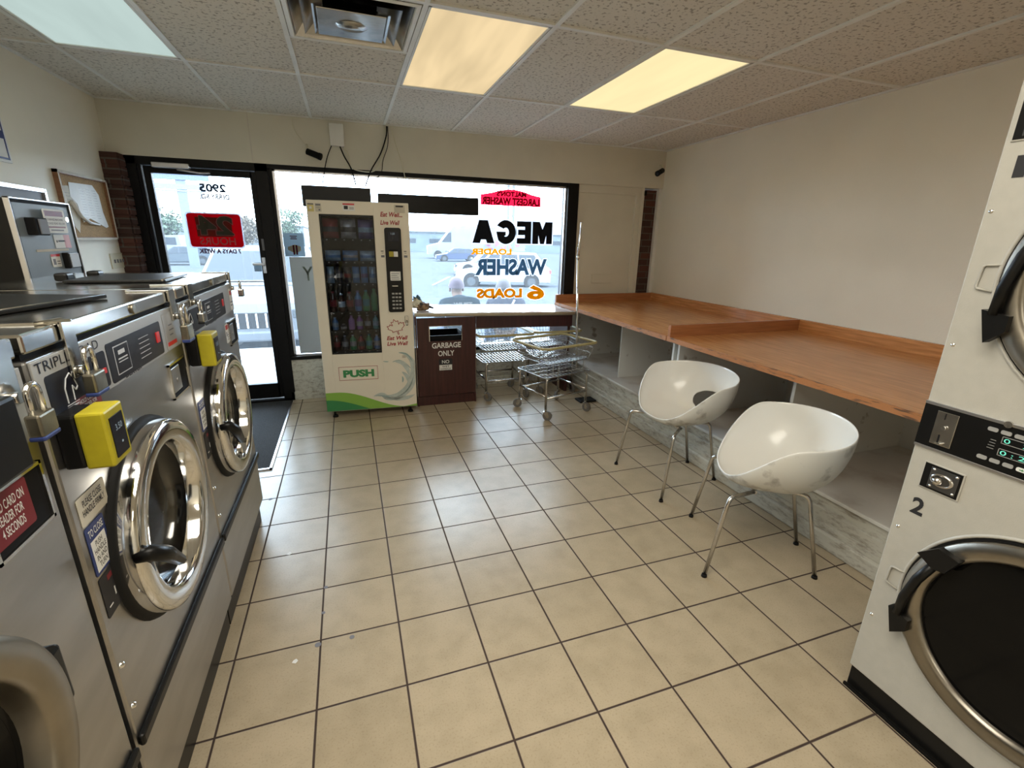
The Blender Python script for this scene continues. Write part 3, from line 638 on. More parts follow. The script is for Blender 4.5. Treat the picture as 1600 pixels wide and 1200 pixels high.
# coin box body on near washer
MB().box(.004, .05, -.05, .285, 1.185, 1.305, .006).build('coin_box', m_black, W1)
sticker(W1, 'label_sticker', (.0505, .12, 1.25), UY, .09, .02, 0, [('#', .01, .004, .03, .012, 1), ('#', .05, .004, .03, .012, 1)], [m_navy, m_paperold], 'scratched grey label on the coin box')

# flat black boards lying on the washer lids
def lidboard(world, w_, d_, rz, label):
    t = thing('folded_tray', label, 'tray', world, rz)
    MB().box(-w_ / 2, w_ / 2, -d_ / 2, d_ / 2, .001, .010, .003).build('board', m_black, t)
    MB().tube([(w_ / 2 - .01, -d_ / 2, .008), (w_ / 2 - .01, d_ / 2, .008)], .004).build('edge_rod', m_chromeworn, t)
    return t
lidboard((-.84, 1.42, 1.374), .34, .40, math.radians(-14), 'flat black board lying on the lid of the middle washer')
t = lidboard((-.80, 2.24, 1.374), .30, .34, math.radians(3), 'flat black board lying on the lid of the far washer')
MB().box(-.20, -.16, -.10, -.04, .001, .03, .008).build('clip', m_black, t); MB().box(-.17, -.13, .08, .14, .001, .026, .008).build('clip', m_black, t)
ky = thing('key_bunch', 'small bunch of keys lying on the middle washer lid edge', 'keys', (-.57, 1.14, 1.374), .6)
for a in (.2, .7, -.4): MB().box(0, .045, -.004, .004, .001 + .003 * abs(a), .0035 + .003 * abs(a)).lathe([(.0, .001), (.010, .001), (.010, .004), (0, .004)], (0, 0, 0), 'z', 12).build('key', m_brass, ky).rotation_euler = (0, 0, a)

# ------------------------------------------------------------------ change machine
cm = thing('change_machine', 'grey change machine with coin slots behind the washers', 'change machine', (-1.225, 2.69, 0))
MB().box(-.47, -.02, -.218, .218, .0, 1.67, .004).build('cabinet', m_black, cm)
MB().box(-.02, 0, -.222, -.216, .3, 1.675, .002).box(-.02, 0, .216, .222, .3, 1.675, .002).box(-.02, 0, -.222, .222, 1.667, 1.675, .002).build('frame', m_alu, cm)
MB().box(-.02, -.004, -.216, -.205, .3, 1.667).box(-.02, -.004, .205, .216, .3, 1.667).box(-.02, -.004, -.216, .216, 1.655, 1.667).build('gasket', m_blackm, cm)
MB().box(-.02, -.006, -.205, .205, .3, 1.655).build('door', m_grey, cm)
MB().box(-.006, .03, -.15, -.06, 1.53, 1.60, .004).build('card_slot', m_blackm, cm)
MB().box(.03, .034, -.13, -.07, 1.535, 1.595, .001).build('slot_plate', m_inkgrey, cm)
sticker(cm, 'notice', (.012, -.045, 1.54), UY, .165, .10, 0, [('#', .008, .07, .14, .022, 1), ('CHANGE MACHINE', .02, .052, .12, .009, 2), ('PLEASE READ BELOW', .012, .036, .14, .009, 2), ('#', .01, .022, .14, .006, 1), ('#', .03, .009, .10, .006, 2)], [m_paper, m_red, m_inkgrey], 'white and red instruction plate', .003)
sticker(cm, 'notice', (-.005, .03, 1.475), UY, .13, .058, 0, [('#', .08, 0, .05, .058, 1), ('#', .03, .027, .06, .007, 2), ('#', .014, .024, .01, .01, 2)], [m_paper, mat('pink', (.7, .35, .38), .5), m_ink], 'white and pink sticker with a slot')
sticker(cm, 'notice', (-.005, -.12, 1.462), UY, .25, .010, 0, [], [m_paperold], 'thin pale strip')
sticker(cm, 'notice', (-.005, -.03, 1.395), UY, .07, .055, 0, [('#', .0, .045, .07, .010, 1), ('#', .01, .01, .02, .025, 2), ('#', .04, .012, .025, .004, 2), ('#', .04, .022, .025, .004, 2)], [m_paper, m_redbright, m_inkgrey], 'small white and red sticker')
MB().box(-.006, .02, .06, .15, 1.385, 1.455, .004).build('card_reader', m_black, cm); MB().box(.02, .022, .07, .145, 1.39, 1.45).build('reader_face', m_panelgrey, cm)
MB().cyl((-.006, .17, 1.60), (.0, .17, 1.60), .012, 16).build('lock', m_chrome, cm)

# ------------------------------------------------------------------ things on the left wall
cb = thing('cork_board', 'cork notice board in a wooden frame with torn papers', 'notice board', (LX, 4.285, 1.71))
MB().box(0, .012, -.325, .325, -.205, .205).build('cork', m_cork, cb)
MB().box(0, .028, -.335, -.315, -.215, .215).box(0, .028, .315, .335, -.215, .215).box(0, .028, -.335, .335, .195, .215).box(0, .028, -.335, .335, -.215, -.195).build('frame', m_woodframe, cb)
MB().box(.028, .030, -.335, -.328, -.215, .215).box(.028, .030, .318, .335, -.215, .215).box(.028, .030, -.335, .335, .20, .215).box(.028, .030, -.335, .335, -.215, -.20).build('frame_face', m_paperold, cb)
P = [(-.20, .15), (.12, .16), (.19, .10), (.20, -.02), (.24, -.12), (.20, -.13), (.10, -.10), (-.02, -.07), (-.12, -.10), (-.15, .02), (-.22, .06)]
pm = MB().prism(P, (LX + .014, 4.285, 1.71), UY, UZ, .003); pm.m = 1
for k in range(12):
    for q in range(3): pm.box(LX + .017, LX + .0175, 4.285 - .09 + q * .09 + .012 * (k % 2), 4.285 - .09 + q * .09 + .06, 1.71 + .12 - k * .017, 1.71 + .123 - k * .017)
tt = tag(pm.build('pinned_paper', [m_paper, m_panelgrey]), 'large torn white paper pinned on the cork board', 'paper')
mm = MB(); mm.m = 0; mm.prism([(-.30, .12), (-.18, .13), (-.14, -.05), (-.20, -.17), (-.28, -.10)], (LX + .0135, 4.285, 1.71), UY, UZ, .0015)
mm.m = 1
for k in range(6): mm.box(LX + .0152, LX + .0158, 4.01 + .004 * k, 4.10, 1.79 - .02 * k, 1.792 - .02 * k)
tag(mm.build('pinned_leaflet', [m_paperold, m_inkgrey]), 'pale leaflet pinned at the left side of the cork board', 'paper')
mm = MB(); mm.m = 0; mm.tube([(LX + .02, 4.05, 1.74), (LX + .03, 4.12, 1.65), (LX + .03, 4.22, 1.61), (LX + .02, 4.38, 1.60)], .008, 6, rs=[.014, .012, .01, .006])
tag(mm.build('paper_strip', m_paper), 'curled torn paper strip hanging on the cork board', 'paper')
sw = thing('switch_plate', 'ivory four gang light switch plate below the cork board', 'light switch', (LX, 4.59, 1.337))
MB().box(0, .008, -.12, .12, -.057, .057, .003).build('plate', m_ivory, sw)
for k in range(4): MB().box(.008, .018, -.075 + .048 * k - .005, -.075 + .048 * k + .005, -.014, .012, .002).build('toggle', m_inkgrey, sw)
sw = thing('outlet_plate', 'small ivory plate beside the brick pier', 'wall plate', (LX, 4.668 - .0, 1.337))
sw.location.y = 4.735 - .02
bpy.data.objects.remove(sw)
pf_ = thing('picture_frame', 'aluminium framed notice on the wall behind the change machine', 'frame', (LX, 3.40, 1.70))
MB().box(0, .02, -.38, .38, .07, .09).box(0, .02, -.38, .38, -.09, -.07).box(0, .02, -.39, -.37, -.09, .09).box(0, .02, .37, .39, -.09, .09).build('frame', m_alu, pf_)
MB().box(0, .008, -.37, .37, -.07, .07).build('backing', m_inkgrey, pf_)
sg = thing('wall_sign', 'white sign with a blue border at the left edge', 'sign', (LX, 3.30, 2.05))
MB().box(0, .006, -.26, .26, -.15, .24, .001).build('board', m_paper, sg)
MB().box(.006, .0075, -.245, .245, -.135, -.125).box(.006, .0075, -.245, .245, .215, .225).box(.006, .0075, -.245, -.235, -.13, .22).box(.006, .0075, .235, .245, -.13, .22).box(.006, .0075, -.2, .235, -.03, .01).build('border', m_blue, sg)

# ------------------------------------------------------------------ security cameras, box, cables on the bulkhead
def seccam(loc, aim, label):
    t = thing('security_camera', label, 'security camera', loc)
    a = V(aim).normalized()
    MB().cyl((0, 0, 0), a * .11, .026, 18).cyl(a * .105, a * .125, .029, 18).build('housing', m_blackm, t)
    MB().cyl(a * .12, a * .127, .018, 16).build('lens', m_doorglass, t)
    MB().tube([(0, 0, .0), (0, .02, .05), (0, .055, .06)], .008).build('bracket', m_ivory, t)
    return t
seccam((-.25, 4.74, 2.245), (.85, -.35, -.33), 'black bullet security camera on the bulkhead above the door')
seccam((3.34, 4.72, 2.31), (-.80, -.45, -.35), 'dark bullet security camera in the right ceiling corner')
tag(MB().box(3.20, 3.225, 4.80, 4.815, 2.055, 2.105, .004).build('door_sensor', m_blackm), 'tiny dark sensor in the top corner of the cream panel', 'sensor')
jb = thing('junction_box', 'white junction box high on the bulkhead', 'junction box', (0, 4.80, 2.395))
MB().box(-.055, .055, -.06, 0, -.085, .085, .008).build('housing', m_white, jb)
MB().box(-.058, .058, -.064, -.058, -.088, .088, .004).build('cover', m_white, jb)
def cable(pts, r, m, label, cat='cable', n=6):
    return tag(MB().tube(smoothpath(pts, 6), r, n).build('cable', m), label, cat, 'loose cables above the window')
cable([(-.35, 4.793, 2.505), (-.34, 4.79, 2.42), (-.28, 4.79, 2.33), (-.24, 4.785, 2.27)], .002, m_ivory, 'thin pale cable running down to the left camera')
cable([(-.05, 4.78, 2.31), (-.09, 4.76, 2.22), (-.12, 4.74, 2.12), (-.15, 4.72, 1.99)], .004, m_blackm, 'black cable falling left from the junction box')
cable([(.02, 4.78, 2.31), (.05, 4.77, 2.23), (.10, 4.75, 2.13), (.13, 4.73, 1.99)], .006, m_blackm, 'black cable falling straight from the junction box')
cable([(.05, 4.78, 2.31), (.09, 4.78, 2.24), (.10, 4.77, 2.15), (.18, 4.77, 2.12), (.30, 4.77, 2.13), (.37, 4.78, 2.24), (.42, 4.79, 2.40), (.44, 4.79, 2.505)], .005, m_ivory, 'pale looping cable between junction box and ceiling')
cable([(.43, 4.785, 2.505), (.42, 4.78, 2.42), (.36, 4.76, 2.27), (.27, 4.75, 2.13), (.21, 4.73, 1.99)], .006, m_blackm, 'thick black cable falling from the ceiling behind the vending machine')
cable([(.44, 4.785, 2.505), (.43, 4.77, 2.35), (.38, 4.75, 2.22), (.36, 4.74, 2.12), (.31, 4.73, 2.06)], .0035, m_blackm, 'thin kinked black cable beside the thick one')
cable([(.46, 4.785, 2.505), (.50, 4.78, 2.38), (.55, 4.77, 2.20), (.58, 4.75, 2.06), (.66, 4.74, 1.985), (.76, 4.74, 1.97), (.82, 4.74, 2.03), (.84, 4.75, 2.09)], .004, m_ivory, 'pale cable hanging in a loop over the long sign')
# hanging sign boxes seen from behind
def signbox(x0, x1, z0, z1, label):
    t = thing('hanging_sign', label, 'sign', ((x0 + x1) / 2, 4.71, z0))
    h = (x1 - x0) / 2; H = z1 - z0
    MB().box(-h, h, -.025, .025, 0, H, .006).build('sign_box', m_black, t)
    for s_ in (-.55, .55):
        MB().tube([(s_ * h - .03, 0, 2.10 - z0), (s_ * h, 0, H), (s_ * h + .03, 0, 2.10 - z0)], .0015, 5).build('hanging_wire', m_black, t)
    return t
signbox(-.325, .25, 1.80, 1.972, 'black back of the sign box hanging above the left of the vending machine')
signbox(.31, 1.255, 1.775, 1.935, 'long black back of the sign box hanging right of the vending machine')

# ------------------------------------------------------------------ vending machine
va = math.atan2(-.05, .777)
vm = thing('vending_machine', 'cream vending machine with green wave artwork in front of the window', 'vending machine', (-.268, 4.175, 0), va)
W_, D_, H0, H1 = .78, .47, .065, 1.822
MB().box(0, .02, .05, D_, H0, H1 - .01).box(W_ - .055, W_ - .035, .05, D_, H0, H1 - .01).box(0, W_ - .035, D_ - .02, D_, H0, H1 - .01).box(.02, W_ - .04, .05, D_, H1 - .03, H1 - .01).box(.02, W_ - .04, .05, D_ - .02, H0, H0 + .02).build('cabinet', m_vm, vm)
gx0, gx1, gz0, gz1 = .087, .497, .585, 1.718
dm = MB(); dm.box(0, gx0, 0, .05, H0, H1, .006); dm.box(gx1, W_, 0, .05, H0, H1, .006); dm.box(gx0 - .004, gx1 + .004, 0, .05, gz1, H1, .004); dm.box(gx0 - .004, gx1 + .004, 0, .05, H0, gz0, .004)
vd = dm.build('door', m_vm, vm)
vi = MB(); vi.box(gx0 - .03, gx0 - .025, .06, .40, gz0, gz1); vi.box(gx1 + .025, gx1 + .03, .06, .40, gz0, gz1); vi.box(gx0 - .03, gx1 + .03, .40, .405, gz0, gz1); vi.box(gx0 - .03, gx1 + .03, .06, .40, gz1 + .01, gz1 + .02); vi.box(gx0 - .03, gx1 + .03, .06, .40, gz0 - .02, gz0 - .01)
vi.build('interior', m_blackm, vm)
MB().prism(rrect(gx1 - gx0, gz1 - gz0, .015), ((gx0 + gx1) / 2, .012, (gz0 + gz1) / 2), UX, UZ, .002).build('display_glass', m_vmglass, vm)
fr = MB()
for a, b, c_, d_ in ((gx0, gx0 + .008, gz0, gz1), (gx1 - .008, gx1, gz0, gz1), (gx0, gx1, gz0, gz0 + .012), (gx0, gx1, gz1 - .012, gz1)): fr.box(a, b, -.002, .01, c_, d_)
fr.build('glass_frame', m_black, vm)
shelf_z = [1.535, 1.355, 1.175, .935, .775, .595]
for z in shelf_z:
    sm_ = MB(); sm_.m = 0; sm_.box(gx0 - .02, gx1 + .02, .07, .38, z - .012, z - .002); sm_.box(gx0 - .02, gx1 + .02, .055, .07, z - .022, z + .004)
    sm_.m = 1
    for k in range(6): sm_.box(gx0 + .03 + k * .067, gx0 + .043 + k * .067, .0535, .055, z - .013, z - .004)
    sm_.build('shelf', [m_blackm, m_panelgrey], vm)
# control column
cp = MB(); cp.prism(rrect(.133, .69, .018), (.643, .0, 1.284), UX, UZ, .012); vcp = cp.build('control_column', m_black, vm)
MB().box(.60, .69, -.0145, -.012, 1.52, 1.60, .001).build('display', m_navy, vcp)
MB().text('1.50', (.628, -.015, 1.575), UX, UZ, .03, .015, .0003, 0).build('display_digits', m_ledw, vcp)
MB().box(.608, .675, -.028, -.012, 1.395, 1.455, .006).build('bill_acceptor', m_blackm, vcp)
MB().box(.605, .64, -.0295, -.028, 1.40, 1.442).build('yellow_decal', m_yellow, vcp)
MB().box(.642, .676, -.0295, -.028, 1.40, 1.442).build('white_decal', m_paper, vcp)
sticker(vcp, 'note', (.605, -.0125, 1.205), UX, .085, .075, 0, [('#', .008, .055, .065, .004, 1), ('#', .008, .04, .05, .004, 1), ('#', .008, .025, .06, .004, 1), ('#', .008, .01, .065, .004, 1)], [m_paper, m_inkgrey], 'white paper note')
MB().box(.615, .665, -.018, -.012, 1.155, 1.165, .002).build('coin_slot', m_chromeworn, vcp)
kp = MB()
for r in range(5):
    for c_ in range(3): kp.box(.610 + c_ * .028, .631 + c_ * .028, -.016, -.012, .965 + r * .031, .979 + r * .031, .002)
kp.build('keypad', m_panelgrey, vcp)
MB().box(.706, .738, -.018, 0, .845, .905, .004).build('lock_plate', m_chromeworn, vm); MB().cyl((.722, -.018, .86), (.722, -.05, .83), .009, 10).build('lock_handle', m_chromeworn, vm)
MB().text('Eat Well...', (.552, -.0005, 1.712), UX, UZ, .175, .038, .0004, .03, .25).build('lettering', m_darkred, vm, 'dark red lettering Eat Well at the top')
MB().text('Live Well', (.549, -.0005, 1.65), UX, UZ, .155, .036, .0004, .03, .25).build('lettering', m_darkred, vm, 'dark red lettering Live Well at the top')
MB().text('Eat Well', (.545, -.0005, .692), UX, UZ, .18, .036, .0004, .03, .25).build('lettering', m_darkred, vm, 'dark red lettering Eat Well under the maple leaf')
MB().text('Live Well', (.545, -.0005, .642), UX, UZ, .18, .036, .0004, .03, .25).build('lettering', m_darkred, vm, 'dark red lettering Live Well under the maple leaf')
# maple leaf outline
half = [(0, .075), (.012, .05), (.028, .056), (.024, .022), (.042, .038), (.048, .026), (.068, .028), (.060, .010), (.068, .004), (.036, -.022), (.040, -.034), (.004, -.030), (.004, -.062)]
outl = half + [(-x, z) for x, z in reversed(half[1:])]
outl = [(x * math.cos(.25) - z * math.sin(.25), x * math.sin(.25) + z * math.cos(.25)) for x, z in outl]
ml = MB(); P = [V((.632 + x * 1.1, -.001, .802 + z)) for x, z in outl]
for a, b in zip(P, P[1:] + P[:1]): ml.cyl(a, b, .0026, 5)
ml.build('maple_leaf', m_darkred, vm, 'red outline of a maple leaf')
pb = MB(); pb.m = 0
for a, b, c_, d_ in ((.125, .452, .466, .469), (.125, .452, .347, .35), (.125, .128, .347, .469), (.449, .452, .347, .469)): pb.box(a, b, -.002, 0, c_, d_)
pb.m = 1; pb.text('PUSH', (.16, -.0005, .372), UX, UZ, .26, .068, .001, .06)
pb.build('delivery_flap', [m_darkred, m_green], vm, 'framed flap with green PUSH lettering')
def wave(z_of0, z_of1, mt, nm, dy):
    m = MB(); n = 40
    for k in range(n):
        a, b = k / n, (k + 1) / n
        m.quad((a * W_, dy, z_of0(a)), (b * W_, dy, z_of0(b)), (b * W_, dy, z_of1(b)), (a * W_, dy, z_of1(a)))
    m.build(nm, mt, vm)
wtop = lambda t: .135 + .085 * math.cos(PI * min(1, max(0, (t - .12) / .78))) + .02 + (.02 * max(0, t - .85) / .15 if t > .85 else 0)
wdark = lambda t: .10 + .08 * math.cos(PI * min(1, max(0, (t - .0) / .80))) - .018
wave(lambda t: H0 + .004, wtop, m_lime, 'lime_wave', -.0006)
wave(lambda t: H0 + .004, lambda t: max(H0 + .006, wdark(t) + .01), m_green, 'green_wave', -.0010)
SP = [MB(), MB()]
def blob(pts, wd, mi=0):
    sp = SP[mi]; pts = [V((p[0], 0, p[1])) for p in smoothpath([(x, 0, z) for x, z in pts], 6) for p in [(p.x, p.z)]]
    n = len(pts); L_, R_ = [], []
    for k, p in enumerate(pts):
        d = (pts[min(k + 1, n - 1)] - pts[max(k - 1, 0)]).normalized(); nn = V((-d.z, 0, d.x)); t = k / (n - 1); q = wd * (math.sin(PI * min(1, t * 1.05)) ** .7 if 0 < t < .95 else .05)
        L_.append(p + nn * q); R_.append(p - nn * q)
    y = -.0012 - .0002 * (len(sp.f) % 5)
    for k in range(n - 1):
        q = [L_[k], L_[k + 1], R_[k + 1], R_[k]]; q = [(min(v.x, W_ - .004), y, v.z) for v in q]; sp.quad(*q)
blob([(.40, .185), (.47, .20), (.52, .165), (.60, .17), (.66, .20), (.72, .26), (.75, .34), (.765, .42), (.75, .50), (.70, .555), (.64, .575)], .035)
blob([(.49, .165), (.60, .15), (.70, .155), (.765, .18)], .020)
blob([(.60, .50), (.67, .48), (.71, .42), (.72, .36)], .020)
blob([(.66, .40), (.70, .36), (.72, .30), (.70, .25)], .018)
blob([(.58, .495), (.64, .505), (.70, .47), (.745, .42)], .007, 1); blob([(.64, .58), (.71, .56), (.76, .49)], .006, 1); blob([(.60, .165), (.67, .20), (.73, .27), (.76, .36)], .006, 1); blob([(.42, .19), (.50, .18), (.56, .155)], .005, 1)
blob([(.66, .30), (.665, .33), (.66, .36)], .007, 1); blob([(.50, .505), (.53, .50), (.55, .50)], .004, 1)
SP[0].build('water_splash_print', m_teal, vm); SP[1].build('splash_outline_print', m_teald, vm)
sticker(vm, 'label_sticker', (.010, -.0005, 1.735), UX, .045, .062, 0, [('#', 0, .05, .045, .010, 1), ('#', .012, .02, .018, .018, 2)], [mat('pale_yellow', (.65, .55, .2), .5), m_inkgrey, m_paper], 'yellow sticker')
sticker(vm, 'label_sticker', (.065, -.0005, 1.735), UX, .045, .062, 0, [('#', .004, .045, .036, .012, 1), ('#', .004, .03, .03, .003, 1), ('#', .024, .008, .012, .012, 1)], [m_paperold, m_inkgrey], 'pale printed sticker')
sticker(vm, 'label_sticker', (.268, -.0005, 1.748), UX, .092, .058, 0, [('#', .002, .044, .088, .012, 1), ('#', .01, .012, .03, .026, 2), ('#', .05, .024, .034, .003, 2), ('#', .05, .014, .034, .003, 2)], [m_paper, m_redbright, m_ink], 'white and red warning sticker')
sticker(vm, 'label_sticker', (.665, -.0005, 1.745), UX, .085, .06, 0, [('#', .012, .044, .06, .012, 1)], [m_paperold, m_ink], 'beige sticker')
for x, z in ((.536, 1.385), (.722, 1.385)):
    sticker(vm, 'label_sticker', (x, -.0005, z), UX, .036, .075, 0, [('#', .004, .055, .022, .006, 1), ('#', .008, .042, .018, .003, 1), ('#', .004, .008, .028, .018, 2)], [m_vm, m_ink, m_inkgrey], 'payment sticker')
MB().box(.668, .70, -.001, 0, .527, .552).build('patch', m_paperold, vm)
for x in (.06, W_ - .06):
    for y in (.05, D_ - .06): MB().cyl((x, y, 0), (x, y, .018), .026, 14, .02).cyl((x, y, .018), (x, y, H0), .010, 10).build('foot', m_black, vm)
# merchandise
Rv = Matrix.Rotation(va, 4, 'Z')
def vml(x, y, z): return (V((-.268, 4.175, 0)) + (Rv @ V((x, y, z))))
def bag(x, z, w_, h_, c1, c2, label):
    bm = bmesh.new(); bmesh.ops.create_grid(bm, x_segments=10, y_segments=12, size=.5)
    for v in bm.verts:
        a, b = v.co.x, v.co.y; puff = (max(0, math.cos(PI * a)) ** .5) * (max(0, math.cos(PI * b)) ** .5)
        v.co = V((a * w_, -puff * .028 + random.uniform(-.002, .002), (b + .5) * h_))
    m = MB(); m.smooth = True; i0 = len(m.v); bm.verts.index_update()
    m.v += [tuple(v.co) for v in bm.verts]
    for f in bm.faces:
        b = f.calc_center_median().z / h_; m.m = 1 if .3 < b < .62 else 0; m.face([v.index for v in f.verts])
    n0 = len(m.v); m.v += [(x_, -y_ * .6, z_) for x_, y_, z_ in m.v[:n0]]
    for f in list(m.f): m.face([n0 + q for q in reversed(f)])
    bm.free(); o = m.build('snack_bag', [c1, c2]); tag(o, label, 'snack bag', 'snack bags in the vending machine'); o.location = vml(x, .10, z); o.rotation_euler = (0, 0, va)
def bottle(x, z, h_, r, c1, c2, label, fat=1):
    m = MB(); m.smooth = True; m.m = 0
    m.lathe([(0.0, 0), (r * .9, 0), (r, .01), (r, h_ * .25)], (0, 0, 0), 'z', 18); m.m = 1; m.lathe([(r * 1.01, h_ * .25), (r * 1.01, h_ * .58)], (0, 0, 0), 'z', 18)
    m.m = 0; m.lathe([(r, h_ * .58), (r * .95, h_ * .68), (r * .42, h_ * .86), (r * .40, h_ * .93)], (0, 0, 0), 'z', 18)
    m.m = 1; m.lathe([(r * .46, h_ * .92), (r * .46, h_), (0, h_)], (0, 0, 0), 'z', 18)
    o = m.build('drink_bottle', [c1, c2]); tag(o, label, 'drink bottle', 'bottles in the vending machine'); o.location = vml(x, .11, z); o.rotation_euler = (0, 0, va)
PB = mat('blue_foil', (.10, .28, .62), .3, .2, noise=.3, nscale=30); PL = mat('light_blue_foil', (.42, .60, .80), .3, .2, noise=.4, nscale=40); PD = mat('dark_foil', (.05, .05, .07), .3, .2, noise=.5, nscale=30)
PR = mat('red_foil', (.35, .03, .04), .3, .2, noise=.4, nscale=30); PP = mat('purple_foil', (.16, .12, .35), .3, .2, noise=.4, nscale=30); PG = mat('green_label', (.03, .28, .10), .3); PV = mat('violet_drink', (.32, .14, .42), .25)
PS = mat('silver_foil', (.55, .55, .58), .3, .5, noise=.4, nscale=40); PO = mat('dark_cola', (.06, .02, .015), .12); PT = mat('teal_drink', (.08, .30, .34), .2)
pos3 = [gx0 + .068, gx0 + .205, gx0 + .342]; pos6 = [gx0 + .036 + .0675 * k for k in range(6)]
ord3 = ['left', 'middle', 'right']; ord6 = ['leftmost', 'second from left', 'third from left', 'third from right', 'second from right', 'rightmost']
for k, (a, b, n_) in enumerate(((PD, PR, 'dark red'), (PD, PS, 'dark and silver'), (PL, PP, 'pale blue and purple'))): bag(pos3[k], shelf_z[0] + .002, .118, .155, b, a, n_ + ' chip bag, ' + ord3[k] + ' on the top shelf of the vending machine')
for k, (a, b, n_) in enumerate(((PL, PB, 'light blue'), (PB, PS, 'blue and silver'), (PL, PB, 'pale blue'))): bag(pos3[k], shelf_z[1] + .002, .118, .085, a, b, n_ + ' wide snack packet, ' + ord3[k] + ' on the second shelf of the vending machine')
for k, (a, b, n_) in enumerate(((PL, PS, 'white blue'), (PD, PS, 'dark'), (PD, PR, 'dark brown'), (PB, PL, 'blue'), (PB, PP, 'deep blue'), (PL, PB, 'light blue'))): bag(pos6[k], shelf_z[2] + .002, .056, .135, a, b, n_ + ' candy packet, ' + ord6[k] + ' on the third shelf of the vending machine')
for k, (a, b, n_, hh) in enumerate(((PO, PR, 'red labelled', .17), (PO, PL, 'pale topped', .15), (PO, PR, 'dark red', .165), (PB, PP, 'large blue', .175), (PG, PT, 'green', .18), (PG, PG, 'bright green', .19))): bottle(pos6[k], shelf_z[3] + .002, hh, .029, a, b, n_ + ' drink bottle, ' + ord6[k] + ' on the fourth shelf of the vending machine')
for k, (a, b, n_, hh) in enumerate(((PB, PL, 'blue', .11), (PD, PS, 'small dark', .05), (PV, PV, 'violet', .125), (PV, PS, 'purple', .125), (PO, PS, 'brown', .125), (PT, PL, 'pale blue', .125))): bottle(pos6[k], shelf_z[4] + .002, hh, .026, a, b, n_ + ' drink bottle, ' + ord6[k] + ' on the fifth shelf of the vending machine')
for k, (a, b, n_, hh) in enumerate(((PO, PR, 'red', .13), (PD, PS, 'silver', .13), (PG, PS, 'green silver', .135), (PR, PD, 'maroon', .13), (PG, PT, 'green', .135), (PB, PS, 'dark blue', .13))): bottle(pos6[k], shelf_z[5] + .002, hh, .027, a, b, n_ + ' drink bottle, ' + ord6[k] + ' on the bottom shelf of the vending machine')

# ------------------------------------------------------------------ garbage cabinet and window counter
gc = thing('garbage_cabinet', 'dark cherry cabinet with a swing opening lettered GARBAGE ONLY', 'cabinet', (.54, 4.28, 0))
w_, zc = .575, .872
ox0, ox1, oz0, oz1 = .130, .435, .632, .772
fp = MB(); fp.box(0, .015, -.002, .50, 0, zc); fp.box(w_ - .015, w_, -.002, .50, 0, zc); fp.box(.015, w_ - .015, .01, .50, .10, .115)
fp.box(.015, w_ - .015, .012, .028, 0, .09); fp.build('carcass', m_cab, gc)
f2 = MB()
for a, b, c_, d_ in ((.017, ox0, .10, zc - .02), (ox1, w_ - .017, .10, zc - .02), (ox0, ox1, .10, oz0), (ox0, ox1, oz1, zc - .02)): f2.box(a, b, -.008, .010, c_, d_)
f2.build('door', m_cab, gc)
ch = MB()
for a, b, c_, d_ in ((ox0 - .004, ox1 + .004, oz1, oz1 + .005), (ox0 - .004, ox0 + .002, oz0, oz1), (ox1 - .002, ox1 + .004, oz0, oz1)): ch.box(a, b, -.011, .004, c_, d_)
ch.build('opening_trim', m_chrome, gc)
MB().box(ox0 - .05, ox1 + .05, .03, .05, .20, oz0 + .045).box(ox0 - .05, ox1 + .05, .40, .42, .20, oz0 + .04).box(ox0 - .05, ox0 - .04, .03, .42, .20, oz0 + .045).box(ox1 + .04, ox1 + .05, .03, .42, .20, oz0 + .045).box(ox0 - .05, ox1 + .05, .03, .42, .19, .20).build('bin_liner', m_blackm, gc)
MB().text('GARBAGE', (.150, -.0085, .565), UX, UZ, .275, .053, .0006, .022).text('ONLY', (.205, -.0085, .487), UX, UZ, .155, .053, .0006, .022).build('lettering', m_paper, gc, 'white lettering GARBAGE ONLY')
sticker(gc, 'label_sticker', (.21, -.0085, .345), UX, .13, .115, 0, [('#', .004, .004, .122, .052, 1), ('NO', .03, .07, .07, .033, 1), ('WET', .03, .03, .07, .02, 0), ('GARBAGE', .014, .010, .10, .014, 0)], [m_ink, m_paper], 'black and white sticker reading NO WET GARBAGE')
MB().box(0, .003, -.0035, -.001, .10, .79).box(w_ - .003, w_, -.0035, -.001, .10, .79).build('edge_trim', m_chromeworn, gc)
ct = thing('window_counter', 'pale counter top with a rounded beige edge under the window', 'counter', (.54, 4.24, 0))
def czat(x): return .905 - .036 * x / 1.73
c = MB(); c.m = 0
X1 = 1.60
def sheared(m, x0, x1, y0, y1, t0, t1, mi, pull=0):
    m.m = mi; P = []
    for x in (x0, x1):
        for y in (y0, y1):
            for t in (t0, t1): P.append((x, y, czat(x) + t))
    i = len(m.v); m.v += P
    for q in ((0, 1, 3, 2), (4, 6, 7, 5), (0, 4, 5, 1), (2, 3, 7, 6), (0, 2, 6, 4), (1, 5, 7, 3)): m.face([i + k for k in q])
sheared(c, 0, X1, .012, .585, -.034, 0, 0); c.build('countertop', m_counter, ct)
ce = MB(); ce.tube([(0, .014, czat(0) - .017), (X1, .014, czat(X1) - .017)], .0168, 12); ce.build('front_edge', m_counteredge, ct)
ap = MB(); sheared(ap, .585, X1, .055, .072, -.155, -.035, 0); ap.build('apron', m_cab, ct)
MB().box(X1 - .03, X1, .10, .56, 0, .83).build('end_leg', m_cab, ct)
